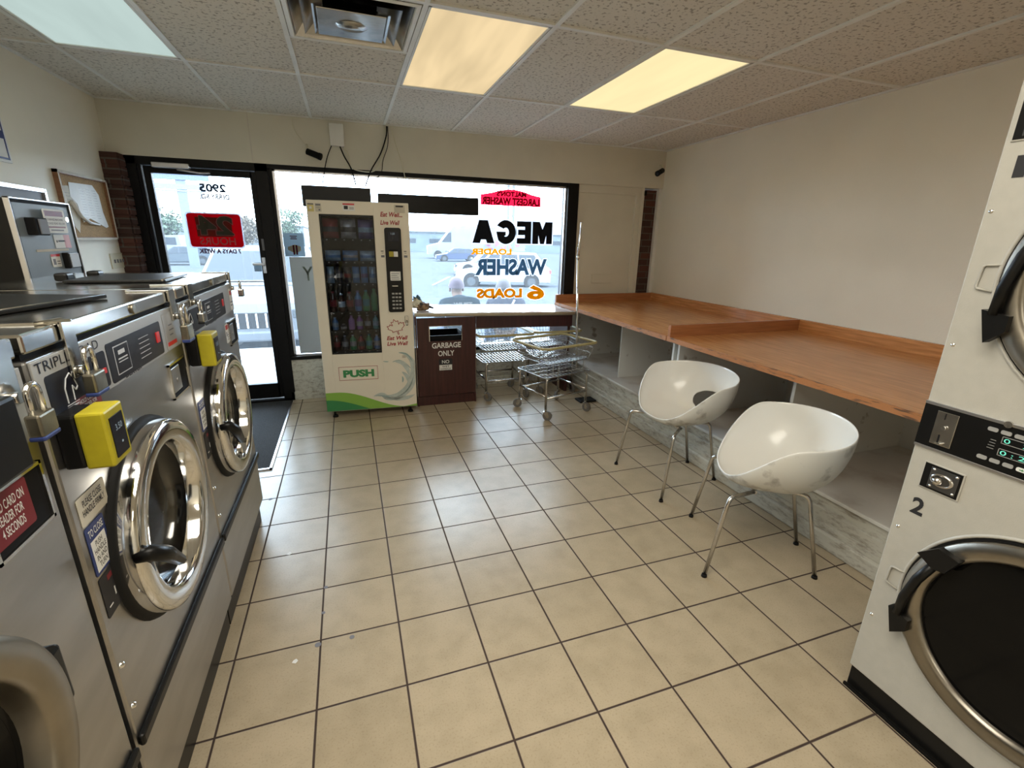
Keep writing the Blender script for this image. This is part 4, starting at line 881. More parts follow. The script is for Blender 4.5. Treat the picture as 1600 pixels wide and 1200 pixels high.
# crumpled gloves
gv = thing('work_gloves', 'crumpled brown and cream work gloves on the counter beside the vending machine', 'gloves', (.62, 4.42, .905), .3)
def lump(n, sx, sy, sz, seed, mt, nm, parent, off):
    bm = bmesh.new(); bmesh.ops.create_icosphere(bm, subdivisions=4, radius=1); rnd = random.Random(seed); ph = [rnd.uniform(0, 6) for _ in range(6)]
    for v in bm.verts:
        p = v.co.copy(); k = 1 + .22 * math.sin(4 * p.x + ph[0]) * math.sin(5 * p.y + ph[1]) + .12 * math.sin(9 * p.z + ph[2] + 4 * p.x) + .07 * math.sin(14 * p.y + ph[3])
        v.co = V((p.x * sx * k + off[0], p.y * sy * k + off[1], max(0, (p.z + .75) * sz * k) + off[2]))
    m = MB(); m.smooth = True; m.addbm(bm); return m.build(nm, mt, parent)
m_glove1 = mat('tan_leather', (.34, .22, .12), .7, col2=(.12, .07, .04), nscale=30, sharp=(.4, .6)); m_glove2 = mat('cream_fabric', (.62, .55, .40), .8, col2=(.05, .05, .05), nscale=22, sharp=(.40, .48))
lump(4, .065, .05, .035, 1, m_glove1, 'glove', gv, (0.02, 0, 0)); lump(4, .055, .04, .045, 2, m_glove2, 'glove', gv, (-.03, .02, .022)); lump(4, .035, .03, .028, 5, mat('teal_fabric', (.08, .16, .2), .8, noise=.4, nscale=30), 'cuff', gv, (-.02, .03, .075))
for k in range(5):
    MB().tube([(.05 + .005 * k, -.03 + .015 * k, .03), (.085, -.035 + .018 * k, .03), (.11 - .004 * k, -.04 + .02 * k, .018)], .009, 8).build('glove_finger', m_glove1 if k % 2 else m_blackm, gv)

# ------------------------------------------------------------------ laundry carts
def caster(p, yaw, nm, parent):
    a = V((math.cos(yaw), math.sin(yaw), 0)); b = V((-a.y, a.x, 0)); p = V(p)
    m = MB(); m.m = 0; m.cyl(p + UZ * .075, p + UZ * .115, .011, 10); c0 = p - a * .02 + UZ * .042
    m.m = 0
    for s_ in (-1, 1):
        q = [p + b * s_ * .016 + UZ * .08 + a * .02, p + b * s_ * .016 + UZ * .08 - a * .03, c0 + b * s_ * .016 - a * .012 - UZ * .008, c0 + b * s_ * .016 + a * .012 - UZ * .008]
        m.quad(*q)
    m.quad(p + b * .017 + UZ * .08 + a * .02, p - b * .017 + UZ * .08 + a * .02, p - b * .017 + UZ * .08 - a * .03, p + b * .017 + UZ * .08 - a * .03)
    m.m = 1; m.cyl(c0 - b * .013, c0 + b * .013, .0415, 20); m.m = 0; m.cyl(c0 - b * .0145, c0 + b * .0145, .018, 12)
    return m.build(nm, [m_chromeworn, m_wheel], parent)
def cart(loc, rz, label, rod=False, lw=.48, ld=.41):
    t = thing('laundry_cart', label, 'laundry cart', loc, rz, 'wire laundry carts')
    hx, hy = lw / 2, ld / 2
    for k, (sx, sy) in enumerate(((-1, -1), (1, -1), (1, 1), (-1, 1))):
        x, y = sx * hx, sy * hy
        MB().tube(fillet([(x, y, .10), (x, y, .37), (x * .86, y, .392)], .03, 5), .0115, 10).build('leg', m_chromeworn, t)
        caster((x, y, 0), [2.2, 1.7, .4, -.4][k], 'caster', t)
    lo = MB()
    for y in (-hy, hy): lo.cyl((-hx, y, .20), (hx, y, .20), .010, 10)
    for x in (-hx, hx): lo.cyl((x, -hy, .22), (x, hy, .22), .010, 10)
    lo.build('lower_frame', m_chromeworn, t)
    def loop(ax, ay, z, r=.05, ox=0):
        return [V((x + ox, y, z)) for x, y in rrect(2 * ax, 2 * ay, r, 4)]
    sh = MB(); sh.tube(loop(hx + .03, hy + .01, .395, .03), .005, 6, True)
    for k in range(1, 14): x = -hx - .03 + (2 * hx + .06) * k / 14; sh.cyl((x, -hy - .01, .395), (x, hy + .01, .395), .003, 5, caps=False)
    for y in (-hy * .5, 0, hy * .5): sh.cyl((-hx - .03, y, .391), (hx + .03, y, .391), .0035, 6, caps=False)
    sh.build('wire_shelf', m_wire, t)
    ba = MB(); bx, by, tx, ty, z0, z1 = hx + .015, hy + .005, hx + .075, hy + .045, .515, .665
    for f, r in ((0, .004), (.33, .003), (.66, .003)):
        ba.tube(loop(bx + (tx - bx) * f, by + (ty - by) * f, z0 + (z1 - z0) * f), r, 6, True)
    L0, L1 = loop(bx, by, z0), loop(tx, ty, z1)
    nx_, ny_ = 13, 11
    for k in range(nx_ + 1):
        u_ = -1 + 2 * k / nx_
        for s_ in (-1, 1): ba.cyl((u_ * (bx - .02), s_ * by, z0), (u_ * (tx - .03), s_ * ty, z1), .002, 5, caps=False)
        ba.cyl((u_ * (bx - .02), -by, z0), (u_ * (bx - .02), by, z0), .0028, 5, caps=False)
    for k in range(ny_ + 1):
        u_ = -1 + 2 * k / ny_
        for s_ in (-1, 1): ba.cyl((s_ * bx, u_ * (by - .02), z0), (s_ * tx, u_ * (ty - .03), z1), .002, 5, caps=False)
    for u_ in (-.5, 0, .5): ba.cyl((-bx, u_ * by, z0), (bx, u_ * by, z0), .003, 5, caps=False)
    ba.build('wire_basket', m_wire, t)
    rm = MB(); rm.tube(loop(tx, ty, z1, .055), .012, 10, True); rm.build('rim', m_rimyellow, t)
    st = MB()
    for sx in (-.7, .7): st.cyl((sx * bx, -by, .395), (sx * bx, -by, z0), .004, 6).cyl((sx * bx, by, .395), (sx * bx, by, z0), .004, 6)
    st.build('basket_support', m_wire, t)
    if rod:
        MB().cyl((.262, -.03, .39), (.20, -.03, 1.42), .0105, 12).cyl((.201, -.03, 1.40), (.20, -.03, 1.43), .014, 12).build('hanging_rod', m_chrome, t)
        MB().tube([(.20, -.03, 1.43), (.203, -.03, 1.50), (.215, -.03, 1.66), (.225, -.02, 1.705), (.24, -.02, 1.71)], .009, 8, rs=[.012, .012, .006, .008, .008]).build('rod_tip', m_chrome, t)
    return t
cart((1.7625, 3.875, 0), math.atan2(.126, .466), 'front wire laundry cart with yellowed rim and a tall hanging rod', True)
cart((1.42, 4.46, 0), math.radians(2), 'wire laundry cart half hidden behind the garbage cabinet', lw=.42, ld=.37)
cart((2.0, 4.50, 0), math.radians(-2), 'rear wire laundry cart under the right end of the counter', lw=.38, ld=.34)
tag(MB().box(2.10, 2.28, 3.93, 4.06, .0, .02, .006).build('rubber_wedge', m_rubber), 'flat black rubber piece on the floor behind the front cart', 'rubber wedge')

# ------------------------------------------------------------------ chairs
def chair_mesh():
    NU, NV = 22, 72
    def S(u, a):
        # a = 0 is the front
        c = math.cos(a); s_ = math.sin(a); back = (1 - c) / 2
        bk = back ** 1.25
        r = .238 + .060 * s_ * s_ + .050 * bk
        side = max(0, min(1, (back - .0) / .52)); side = side * side * (3 - 2 * side)
        h = .046 + .226 * side + .062 * bk
        R_ = r * (math.sin(u * PI / 2) ** .80); Z = h * (1 - math.cos(u * PI / 2)) ** (1.05) + .0
        return V((R_ * c * 1.0 - .024, R_ * s_ * 1.02, .435 + Z - .01 * (1 - u)))
    bm = bmesh.new(); grid = []
    cv = bm.verts.new(S(0.001, 0)); cv.co = V((-.028, 0, .425))
    for i in range(1, NU + 1): grid.append([bm.verts.new(S(i / NU, 2 * PI * j / NV)) for j in range(NV)])
    # hole between seat and back
    hc, ha, hb = .50, .16, .55   # u centre, u half size, angle half size
    def inside(u, a):
        d = (a - PI + PI) % (2 * PI) - PI + 0
        d = a - PI
        return ((u - hc) / ha) ** 2 + (d / hb) ** 2
    def snap(u, a):
        d = a - PI; k = math.sqrt(inside(u, a)); return S(hc + (u - hc) / k, PI + d / k)
    for i in range(NU - 1):
        for j in range(NV):
            us = ((i + 1.5) / NU); a_ = 2 * PI * (j + .5) / NV
            if inside(us, a_) < 1: continue
            bm.faces.new((grid[i][j], grid[i][(j + 1) % NV], grid[i + 1][(j + 1) % NV], grid[i + 1][j]))
    for j in range(NV): bm.faces.new((cv, grid[0][(j + 1) % NV], grid[0][j]))
    bm.verts.ensure_lookup_table()
    for i in range(NU):
        for j in range(NV):
            v = grid[i][j]
            if v.is_boundary and i < NU - 1: v.co = snap((i + 1) / NU, 2 * PI * j / NV)
    for v in list(bm.verts):
        if not v.link_faces: bm.verts.remove(v)
    bmesh.ops.recalc_face_normals(bm, faces=bm.faces)
    me = bpy.data.meshes.new('seat_shell'); bm.to_mesh(me); bm.free()
    for p in me.polygons: p.use_smooth = True
    return me
def make_chair(label):
    t = thing('tub_chair', label, 'chair', (0, 0, 0), 0, 'white tub chairs')
    me = chair_mesh(); me.materials.append(m_chair); me.materials.append(m_chairout)
    o = bpy.data.objects.new('seat_shell', me); COL.objects.link(o); o.parent = t
    up = sum(p.normal.z * p.area for p in me.polygons)
    sd = o.modifiers.new('s', 'SOLIDIFY'); sd.thickness = .008; sd.offset = -1 if up > 0 else 1; sd.material_offset = 1 if up > 0 else 0; sd.use_rim = True; sd.material_offset_rim = 0
    if up <= 0:
        me.materials[0], me.materials[1] = m_chairout, m_chair; sd.material_offset = 1; sd.material_offset_rim = 1
    sb = o.modifiers.new('ss', 'SUBSURF'); sb.levels = 1; sb.render_levels = 1
    fx, fy, bx, by = .262, .267, -.262, .137
    for (x, y, ax, ay) in ((fx, fy, .20, .235), (fx, -fy, .20, -.235), (bx, by, -.17, .12), (bx, -by, -.17, -.12)):
        lg = MB(); lg.tube(fillet([(ax * .35, ay * .55, .418), (ax, ay, .425), (x, y, .008)], .035, 6), .0098, 12); l = lg.build('leg', m_chromeworn, t)
        MB().cyl((x, y, 0), (x, y, .014), .014, 12, .012).build('foot_cap', m_rubber, l)
    MB().cyl((.07, -.14, .418), (.07, .14, .418), .009, 10).cyl((-.06, -.07, .418), (-.06, .07, .418), .009, 10).box(-.075, .085, -.05, .05, .408, .424, .004).build('under_frame', m_chromeworn, t)
    return t
ch1 = make_chair('white tub chair nearer the window with the round hole in its back showing')
place(ch1, (2.006, 2.389, 0), PI)
ch2 = dup(ch1, (1.890, 1.560, 0), math.radians(147.2), 'nearer white tub chair with stained outer shell beside the plinth')

# ------------------------------------------------------------------ stacked dryer
dy = thing('stacked_dryer', 'off white stacked coin dryer at the right edge', 'dryer', (1.62, .455, 0))
hw = .39
def fr_(m, *a, **k): m.box(*a, **k)
MB().box(0.0, .95, -hw, hw, .095, 2.02, .004).build('cabinet', m_dryer, dy)
MB().box(.015, .95, -hw + .002, hw - .002, 0, .095).box(-.004, .004, -hw, hw, .0, .012).build('plinth', m_black, dy)
MB().box(-.001, .001, -hw + .17, -hw + .40, .02, .075).build('plinth_panel', m_panelgrey, dy)
MB().box(-.006, 0, -hw, hw, 1.103, 1.112, .001).box(-.006, 0, -hw, hw, .968, .976, .001).build('strip_trim', m_alu, dy)
def D(y): return y  # local y, front faces -x
nx = (0, -1, 0)
cpn = MB(); cpn.m = 0; cpn.box(-.004, 0, -hw, hw, .976, 1.103)
def LY(y): return y - .455
cpn.m = 1
def outline_rect(m, y0, y1, z0, z1, t_=.0015, x=-.0046):
    for a, b, c_, d_ in ((y0, y1, z1 - t_, z1), (y0, y1, z0, z0 + t_), (y0, y0 + t_, z0, z1), (y1 - t_, y1, z0, z1)): m.box(x, -.004, a, b, c_, d_)
outline_rect(cpn, LY(.575), LY(.655), 1.052, 1.072); outline_rect(cpn, LY(.575), LY(.655), 1.018, 1.038)
cpn.m = 2
cpn.prism([(0, 0), (.03, 0), (.06, .022), (.09, .03), (.09, .05), (.05, .045), (.02, .02), (0, .018)], (-.0045, LY(.575), 1.052), nx, UZ, .0004)
cpn.prism([(0, 0), (.02, 0), (.05, -.03), (.09, -.035), (.09, -.015), (.05, -.005), (.02, .018), (0, .018)], (-.0045, LY(.575), 1.020), nx, UZ, .0004)
for k in range(4): cpn.box(-.0046, -.004, LY(.680 - .001 * k), LY(.665), 1.030 + .008 * k, 1.0315 + .008 * k)
cp_ = cpn.build('control_panel', [m_black, m_panelgrey, mat('grey_print', (.25, .25, .24), .5)], dy)
for z, y0 in ((1.083, .678), (1.000, .682)):
    for k in range(4):
        MB().prism(rrect(.022, .011, .004), (-.0045, LY(y0 - .028 * k), z - .0), nx, UZ, .002).build('programme_button', m_panelgrey if k < 3 else m_paper, cp_)
    MB().prism([(-.004, -.001), (.001, -.001), (.001, -.003), (.005, 0), (.001, .003), (.001, .001), (-.004, .001)], (-.007, LY(y0 - .084), z), nx, UZ, .0005).build('arrow_print', m_green, cp_)
MB().text('0   25', (-.0048, LY(.650), 1.056), nx, UZ, .065, .012, .0003, 0).text('0 : 25', (-.0048, LY(.650), 1.022), nx, UZ, .065, .012, .0003, 0).build('display_digits', m_led, cp_)
ms = MB(); ms.box(-.007, -.004, LY(.755), LY(.808), .990, 1.092, .002); mk = ms.build('coin_plate', m_chromeworn, dy)
MB().box(-.0078, -.007, LY(.785), LY(.7875), 1.07, 1.088).box(-.0078, -.007, LY(.786), LY(.790), 1.000, 1.022).build('coin_slot', m_blackm, mk)
MB().cyl((-.007, LY(.780), 1.046), (-.016, LY(.780), 1.046), .006, 12).box(-.018, -.007, LY(.79), LY(.775), .995, 1.000, .001).build('coin_return', m_chrome, mk)
MB().cyl((-.006, LY(.65), 1.108), (-.012, LY(.65), 1.108), .009, 16).build('lock', m_chromeworn, dy)
def coinbox(y0, y1, z0, z1):
    m = MB(); m.m = 0; m.box(-.004, 0, y0 - .004, y1 + .004, z0 - .004, z1 + .004, .002); m.m = 1; m.box(-.005, -.004, y0, y1, z0, z1)
    o = m.build('coin_box', [m_dryer, m_black], dy)
    b = MB(); b.box(-.0065, -.005, y0 + .006, y1 - .018, z0 + .006, z1 - .006, .001); bb = b.build('coin_box_plate', mat('dark_steel', (.12, .12, .12), .35, .8), o)
    MB().lathe([(.026, .0), (.024, .006), (.019, .006), (.018, 0)], (-.0065, (y0 + y1) / 2 - .004, (z0 + z1) / 2), '-x', 24, sx=1.15, sy=.8).build('lock_ring', m_chromeworn, bb)
    MB().lathe([(.0, .016), (.010, .016), (.012, .0)], (-.0065, (y0 + y1) / 2 + .004, (z0 + z1) / 2 - .003), '-x', 20).build('key_lock', m_chromeworn, bb)
    for y in (y0 + .012, y1 - .026):
        for z in (z0 + .012, z1 - .012): MB().lathe([(0, .003), (.003, .002), (.004, 0)], (-.0065, y, z), '-x', 10).build('rivet', m_chrome, bb)
coinbox(LY(.705), LY(.800), .850, .928)
coinbox(LY(.60), LY(.828), 1.812, 1.905)
MB().text('2', (-.0005, LY(.806), .752), nx, UZ, .034, .056, .0006, .03).build('drum_number', m_ink, dy, 'black number 2')
MB().text('1', (-.0005, LY(.808), 1.722), nx, UZ, .024, .052, .0006, .03).build('drum_number', m_ink, dy, 'black number 1')
for y, z in ((.824, 1.284), (.829, 1.643), (.824, .686), (.823, .334), (.829, 1.92)): MB().lathe([(0, .003), (.004, .0025), (.006, 0)], (0, LY(y), z), '-x', 12).build('screw', m_chrome, dy)
for cz2 in (.515, 1.475):
    rim = MB(); rim.lathe([(.322, 0), (.320, .005), (.315, .006), (.312, .002), (.312, 0)], (0, 0, cz2), '-x', 72)
    tb = [(-.345, -.026), (-.345, .022), (-.313, .026)]
    rim.tube([(-.003, .318, cz2 - .035), (-.004, .352, cz2 - .030), (-.004, .356, cz2 - .024), (-.004, .352, cz2 + .028), (-.004, .346, cz2 + .032), (-.003, .314, cz2 + .034)], .0035, 6)
    rim.build('door_surround', m_dryer, dy)
    rg = MB(); rg.lathe([(.312, .001), (.300, .0012), (.296, .0)], (0, 0, cz2), '-x', 72); rg.build('gasket', m_rubber, dy)
    d_ = MB(); d_.lathe([(.303, .001), (.303, .016), (.298, .022), (.262, .024), (.250, .018), (.247, .004)], (0, 0, cz2), '-x', 80); dd_ = d_.build('dryer_door', m_ringbrown, dy)
    g_ = MB(); g_.lathe([(.25, .005), (.2, .009), (.1, .011), (.0001, .012)], (0, 0, cz2), '-x', 60); g_.build('door_glass', m_doorglass, dd_)
    hd = MB()
    hd.tube([(-.030, .235, cz2 + .135), (-.040, .262, cz2 + .06), (-.040, .280, cz2 - .02), (-.036, .285, cz2 - .09)], .013, 8, rs=[.013, .014, .014, .013])
    hd.prism([(-.045, -.01), (.0, .035), (.055, .025), (.03, -.03), (.0, -.035)], (-.020, .235, cz2 + .155), nx, UZ, .025)
    hd.prism([(-.035, .03), (.025, .02), (.025, -.02), (-.012, -.055)], (-.012, .275, cz2 - .11), nx, UZ, .03)
    hd.build('door_handle', m_black, dd_)

# ------------------------------------------------------------------ litter
for k, (x, y, s_, lb) in enumerate(((-.306, 1.565, .011, 'white paper scrap on the tiles near the middle washer'), (-.395, 2.26, .012, 'curled white scrap on the tiles left of the aisle'))):
    tag(MB().prism([(-s_, -s_ * .4), (s_ * .2, -s_), (s_, 0), (s_ * .3, s_), (-s_ * .6, s_ * .5)], (x, y, .0005), UX, UY, .001).build('paper_scrap', m_paper), lb, 'litter', 'scraps on the floor')
for (x, y, r, lb) in ((-.228, 1.62, .012, 'dark chip in the tile joint beside the white scrap'), (-.10, 1.618, .010, 'dark round chip in the middle of a tile'), (-.21, 1.95, .009, 'dark chip in the joint farther up the floor'), (-.215, 1.79, .008, 'small dark chip between two others in the joint'), (-.56, 2.86, .012, 'dark round spot on the pale tiles by the mat')):
    tag(MB().cyl((x, y, .0), (x, y, .0012), r, 12).build('floor_chip', m_inkgrey), lb, 'floor chip', 'dark chips in the floor tiles')

# ------------------------------------------------------------------ outside
m_asph = mat('asphalt', (0.057, 0.064, 0.074), .95, spec=0, noise=.25, nscale=3, bump=.3, bscale=8)
m_conc = mat('sidewalk_concrete', (0.221, 0.230, 0.230), .9, spec=.1, noise=.15, nscale=4)
m_curb = mat('concrete_curb', (.30, .30, .29), .85, noise=.2)
gr = MB(); gp = [(7.45, -.16), (9, -.22), (12, -.36), (24, -.72), (60, -.76), (420, -.76)]
for (y0, z0), (y1, z1) in zip(gp, gp[1:]): gr.quad((-260, y0, z0), (320, y0, z0), (320, y1, z1), (-260, y1, z1))
o = gr.build('ground', m_asph); struct(o, 'asphalt parking lot')
o = MB().box(-60, 60, 5.0, 7.3, -.3, -.02).box(-60, 60, 7.3, 7.46, -.3, -.015, .01).build('ground_sidewalk', m_conc); struct(o, 'pale concrete sidewalk outside the door')
ln = MB()
for k in range(10): x = -10 + k * 2.7; ln.quad((x, 8, -.175), (x + .1, 8, -.175), (x + .1, 12, -.355), (x, 12, -.355))
for k in range(14): x = -20 + k * 4; ln.quad((x, 24.3, -.70), (x + .14, 24.3, -.70), (x + 2.2, 30, -.712), (x + 2.0, 30, -.712))
m_line = mat('road_paint', (0.101, 0.101, 0.101), .7)
struct(ln.build('ground_markings', m_line), 'painted parking lines')
m_tint = mat('car_glass', (.022, .028, .036), .3, spec=.12)
m_hub = mat('wheel_hub_grey', (.04, .045, .05), .6, spec=.1)
m_print = mat('hoodie_print', (.16, .16, .16), .8, spec=0)
def make_car(kind, col, name, label, cat, loc, rz, L_=4.6, Wd=1.85, H_=1.65, group='parked vehicles outside'):
    t = thing(name, label, cat, loc, rz, group); m_body = mat(name + '_paint', col, .45, spec=.2)
    hw_ = Wd / 2
    if kind == 'suv': low = [(0, .30), (0, .62), (.10, .80), (1.15, .98), (L_ - .1, 1.02), (L_, .85), (L_, .32)]; cabn = [(1.05, .97), (1.75, H_ - .04), (2.4, H_), (L_ - .75, H_ - .03), (L_ - .12, 1.0)]
    else: low = [(0, .25), (0, .55), (.12, .70), (1.25, .88), (L_ - .3, .95), (L_, .80), (L_, .30)]; cabn = [(1.15, .87), (1.95, H_ - .03), (2.6, H_), (3.3, H_ - .05), (L_ - .45, .94)]
    wx = (.85, L_ - .95); wr = .34
    def loft(prof, y_in_top, zmin, zmax, mt, nm, inset0=0):
        bm = bmesh.new(); rows = []
        for s_ in (-1, -.94, .94, 1):
            row = []
            for x, z in prof:
                k = (z - zmin) / max(.01, zmax - zmin); yy = hw_ - inset0 - y_in_top * k
                e = 0 if abs(s_) < 1 else .04
                cx, cz_ = L_ / 2, (zmin + zmax) / 2
                row.append(bm.verts.new((x + (cx - x) * e, math.copysign(yy if abs(s_) == 1 else yy - .0, s_) * (1 if abs(s_) == 1 else .93), z + (cz_ - z) * e)))
            rows.append(row)
        n = len(prof)
        for r0, r1 in zip(rows, rows[1:]):
            for k in range(n): bm.faces.new((r0[k], r0[(k + 1) % n], r1[(k + 1) % n], r1[k]))
        bm.faces.new(rows[0]); bm.faces.new(list(reversed(rows[-1]))); bmesh.ops.recalc_face_normals(bm, faces=bm.faces)
        m = MB(); m.addbm(bm); return m.build(nm, mt, t, bevel=.02)
    loft(low, .03, .3, 1.0, m_body, 'body')
    loft(cabn, .20, .95, H_, m_body, 'roof', .05)
    # windows
    zb, zt_ = cabn[0][1] + .05, H_ - .10
    def ya(z): return hw_ - .05 - .20 * (z - .95) / (H_ - .95)
    for s_ in (-1, 1):
        m = MB(); y0, y1 = s_ * (ya(zb) + .006), s_ * (ya(zt_) + .006)
        xs = [cabn[0][0] + .28, (cabn[1][0] + .12), L_ * .5, L_ * .72, L_ - .9]
        for a, b, a2, b2 in ((cabn[0][0] + .30, 2.25, cabn[1][0] + .05, 2.25), (2.33, 3.2, 2.33, 3.1), (3.28, L_ - .45, 3.18, L_ - .85)): m.quad((a, y0, zb), (b, y0, zb), (b2, y1, zt_), (a2, y1, zt_))
        m.build('side_window', m_tint, t)
    def on(p, q, k): return (p[0] + (q[0] - p[0]) * k, p[1] + (q[1] - p[1]) * k)
    p, q = cabn[0], cabn[1]; a, b = on(p, q, .1), on(p, q, .92); nrm = V((-(q[1] - p[1]), 0, q[0] - p[0])).normalized() * .012
    MB().quad((a[0] + nrm.x, -ya(a[1]) * .92, a[1] + nrm.z), (a[0] + nrm.x, ya(a[1]) * .92, a[1] + nrm.z), (b[0] + nrm.x, ya(b[1]) * .9, b[1] + nrm.z), (b[0] + nrm.x, -ya(b[1]) * .9, b[1] + nrm.z)).build('windscreen', m_tint, t)
    p, q = cabn[-1], cabn[-2]; a, b = on(p, q, .15), on(p, q, .9)
    MB().quad((a[0] + .012, -ya(a[1]) * .9, a[1] + .01), (a[0] + .012, ya(a[1]) * .9, a[1] + .01), (b[0] + .012, ya(b[1]) * .88, b[1] + .01), (b[0] + .012, -ya(b[1]) * .88, b[1] + .01)).build('rear_window', m_tint, t)
    for x in wx:
        for s_ in (-1, 1):
            m = MB(); m.m = 0; m.cyl((x, s_ * (hw_ - .20), wr), (x, s_ * (hw_ + .01), wr), wr, 24); m.m = 1; m.cyl((x, s_ * (hw_ + .01), wr), (x, s_ * (hw_ + .018), wr), wr * .62, 16)
            m.m = 2; m.cyl((x, s_ * (hw_ - .22), wr + .02), (x, s_ * (hw_ + .004), wr + .02), wr + .05, 24); m.build('wheel', [m_rubber, m_hub, m_blackm], t)
    m = MB(); m.m = 0; m.box(-.012, .02, -hw_ * .62, hw_ * .62, .42, .66, .01); m.m = 1
    for k in range(9): y = -hw_ * .55 + k * hw_ * 1.1 / 8; m.box(-.022, -.01, y - .012, y + .012, .43, .65)
    m.build('grille', [m_blackm, m_alu], t)
    for s_ in (-1, 1):
        MB().box(-.012, .14, s_ * hw_ * .66, s_ * hw_ * .96, .56, .70, .02).build('headlight', m_hub, t)
        MB().box(1.18, 1.32, s_ * (hw_ + .02), s_ * (hw_ + .18), 1.0, 1.13, .03).build('wing_mirror', m_body, t)
        MB().box(L_ - .10, L_ + .01, s_ * hw_ * .75, s_ * hw_ * .97, .78, .95, .02).build('tail_light', m_redbright, t)
    MB().box(-.05, .10, -hw_ * .95, hw_ * .95, .22, .38, .03).box(-.04, .0, -.26, .26, .25, .36).build('bumper', m_blackm if kind == 'suv2' else m_body, t)
    return t
# car facing the door (front toward the shop)
make_car('suv', (0.077, 0.086, 0.099), 'parked_car', 'silver car parked nose-in just outside the shop door', 'car', (-1.50, 7.95, -.235), PI / 2, 4.5, 1.9, 1.60)
make_car('suv', (0.150, 0.165, 0.173), 'parked_car', 'white sport utility vehicle behind the WASHER lettering, front to the left', 'car', (5.3, 24.2, -.76), math.radians(-20), 4.8, 1.9, 1.75)
make_car('suv', (0.135, 0.150, 0.165), 'parked_car', 'second white sport utility vehicle at the right edge of the window', 'car', (10.9, 22.2, -.70), math.radians(-8), 4.7, 1.9, 1.75)
make_car('sedan', (0.135, 0.150, 0.158), 'parked_car', 'pale car parked behind the white sport utility vehicles', 'car', (7.0, 32.5, -.76), math.radians(-10), 4.7, 1.9, 1.6)
make_car('sedan', (.02, .03, .06), 'parked_car', 'dark blue sedan in front of the box truck', 'car', (9.3, 53.0, -.78), math.radians(-5), 4.7, 1.85, 1.45)
make_car('sedan', (.03, .04, .05), 'parked_car', 'dark sedan far off at the left of the lot', 'car', (-14.5, 44.0, -.76), math.radians(5), 4.7, 1.85, 1.45)
m_truckw = mat('truck_white', (0.095, 0.109, 0.119), .5, noise=.15, nscale=1.5)
tr = thing('box_truck', 'pale box truck with a slanted nose across the parking lot', 'truck', (9.6, 60, -.76), math.radians(-4))
MB().prism([(0, .5), (0, 1.5), (1.5, 1.9), (3.2, 3.9), (7.0, 4.0), (7.0, .6)], (0, 0, 0), UX, UZ, -2.4).build('body', m_truckw, tr)
MB().quad((1.7, -.02, 2.0), (2.9, -.02, 2.0), (2.9, -.02, 3.2), (2.55, -.02, 3.1)).build('side_window', m_tint, tr)
for x in (1.2, 5.8): MB().cyl((x, -.05, .5), (x, .3, .5), .5, 20).build('wheel', m_rubber, tr)
tr = thing('cargo_trailer', 'white cargo trailer with pink graphics beyond the parked cars', 'trailer', (17.0, 62, -.76), math.radians(-4))
MB().box(0, 6.0, 0, 2.5, .9, 4.0, .03).build('box', m_truckw, tr)
mg = MB()
for k in range(26):
    x, z = random.uniform(.9, 5.2), random.uniform(1.0, 3.5); s_ = random.uniform(.15, .5); mg.prism([(s_ * math.cos(a) * random.uniform(.5, 1), s_ * math.sin(a) * random.uniform(.5, 1)) for a in [2 * PI * q / 7 for q in range(7)]], (x, -.02, z), UX, UZ, .01)
mg.build('graphic', mat('pink_graphic', (0.143, 0.048, 0.089), .5), tr)
for x in (1.5, 2.6): MB().cyl((x, 0, .5), (x, .3, .5), .5, 20).build('wheel', m_rubber, tr)
tr = thing('pickup_truck', 'pale pickup truck at the far left beyond the lot', 'truck', (-17.5, 48, -.76), math.radians(0))
MB().prism([(0, .5), (0, 1.2), (1.6, 1.35), (2.3, 2.2), (4.2, 2.25), (4.3, 1.4), (6.0, 1.4), (6.0, .5)], (0, 0, 0), UX, UZ, -2.1).build('body', m_truckw, tr)
MB().quad((1.9, -.02, 1.45), (4.0, -.02, 1.45), (4.0, -.02, 2.05), (2.4, -.02, 2.05)).build('side_window', m_tint, tr)
for x in (1.1, 4.9): MB().cyl((x, -.05, .4), (x, .3, .4), .42, 20).build('wheel', m_rubber, tr)
# distant warehouse
wh = thing('warehouse', 'long pale blue warehouse across the road', 'building', (12, 92, -.76))
MB().box(-16, 60, 0, 20, 0, 3.5).build('wall', mat('pale_blue_cladding', (0.053, 0.077, 0.095), .6, noise=.25, nscale=.6), wh)
MB().box(-16.3, 60.3, -.3, 20, 3.5, 3.75).build('roof', mat('grey_roof', (0.035, 0.042, 0.050), .6), wh)
wb = MB()
for k in range(14): wb.box(-12 + k * 5, -9.5 + k * 5, -.05, 0, 1.6, 2.4)
wb.build('window', m_tint, wh)
wh = thing('warehouse', 'low grey building beyond the trees at the left', 'building', (-60, 110, -.76))
MB().box(0, 52, 0, 15, 0, 4.2).build('wall', mat('grey_cladding', (0.053, 0.066, 0.077), .6, noise=.2, nscale=.5), wh)
MB().box(-.3, 52.3, -.3, 15, 4.2, 4.5).build('roof', bpy.data.materials['grey_roof'], wh)
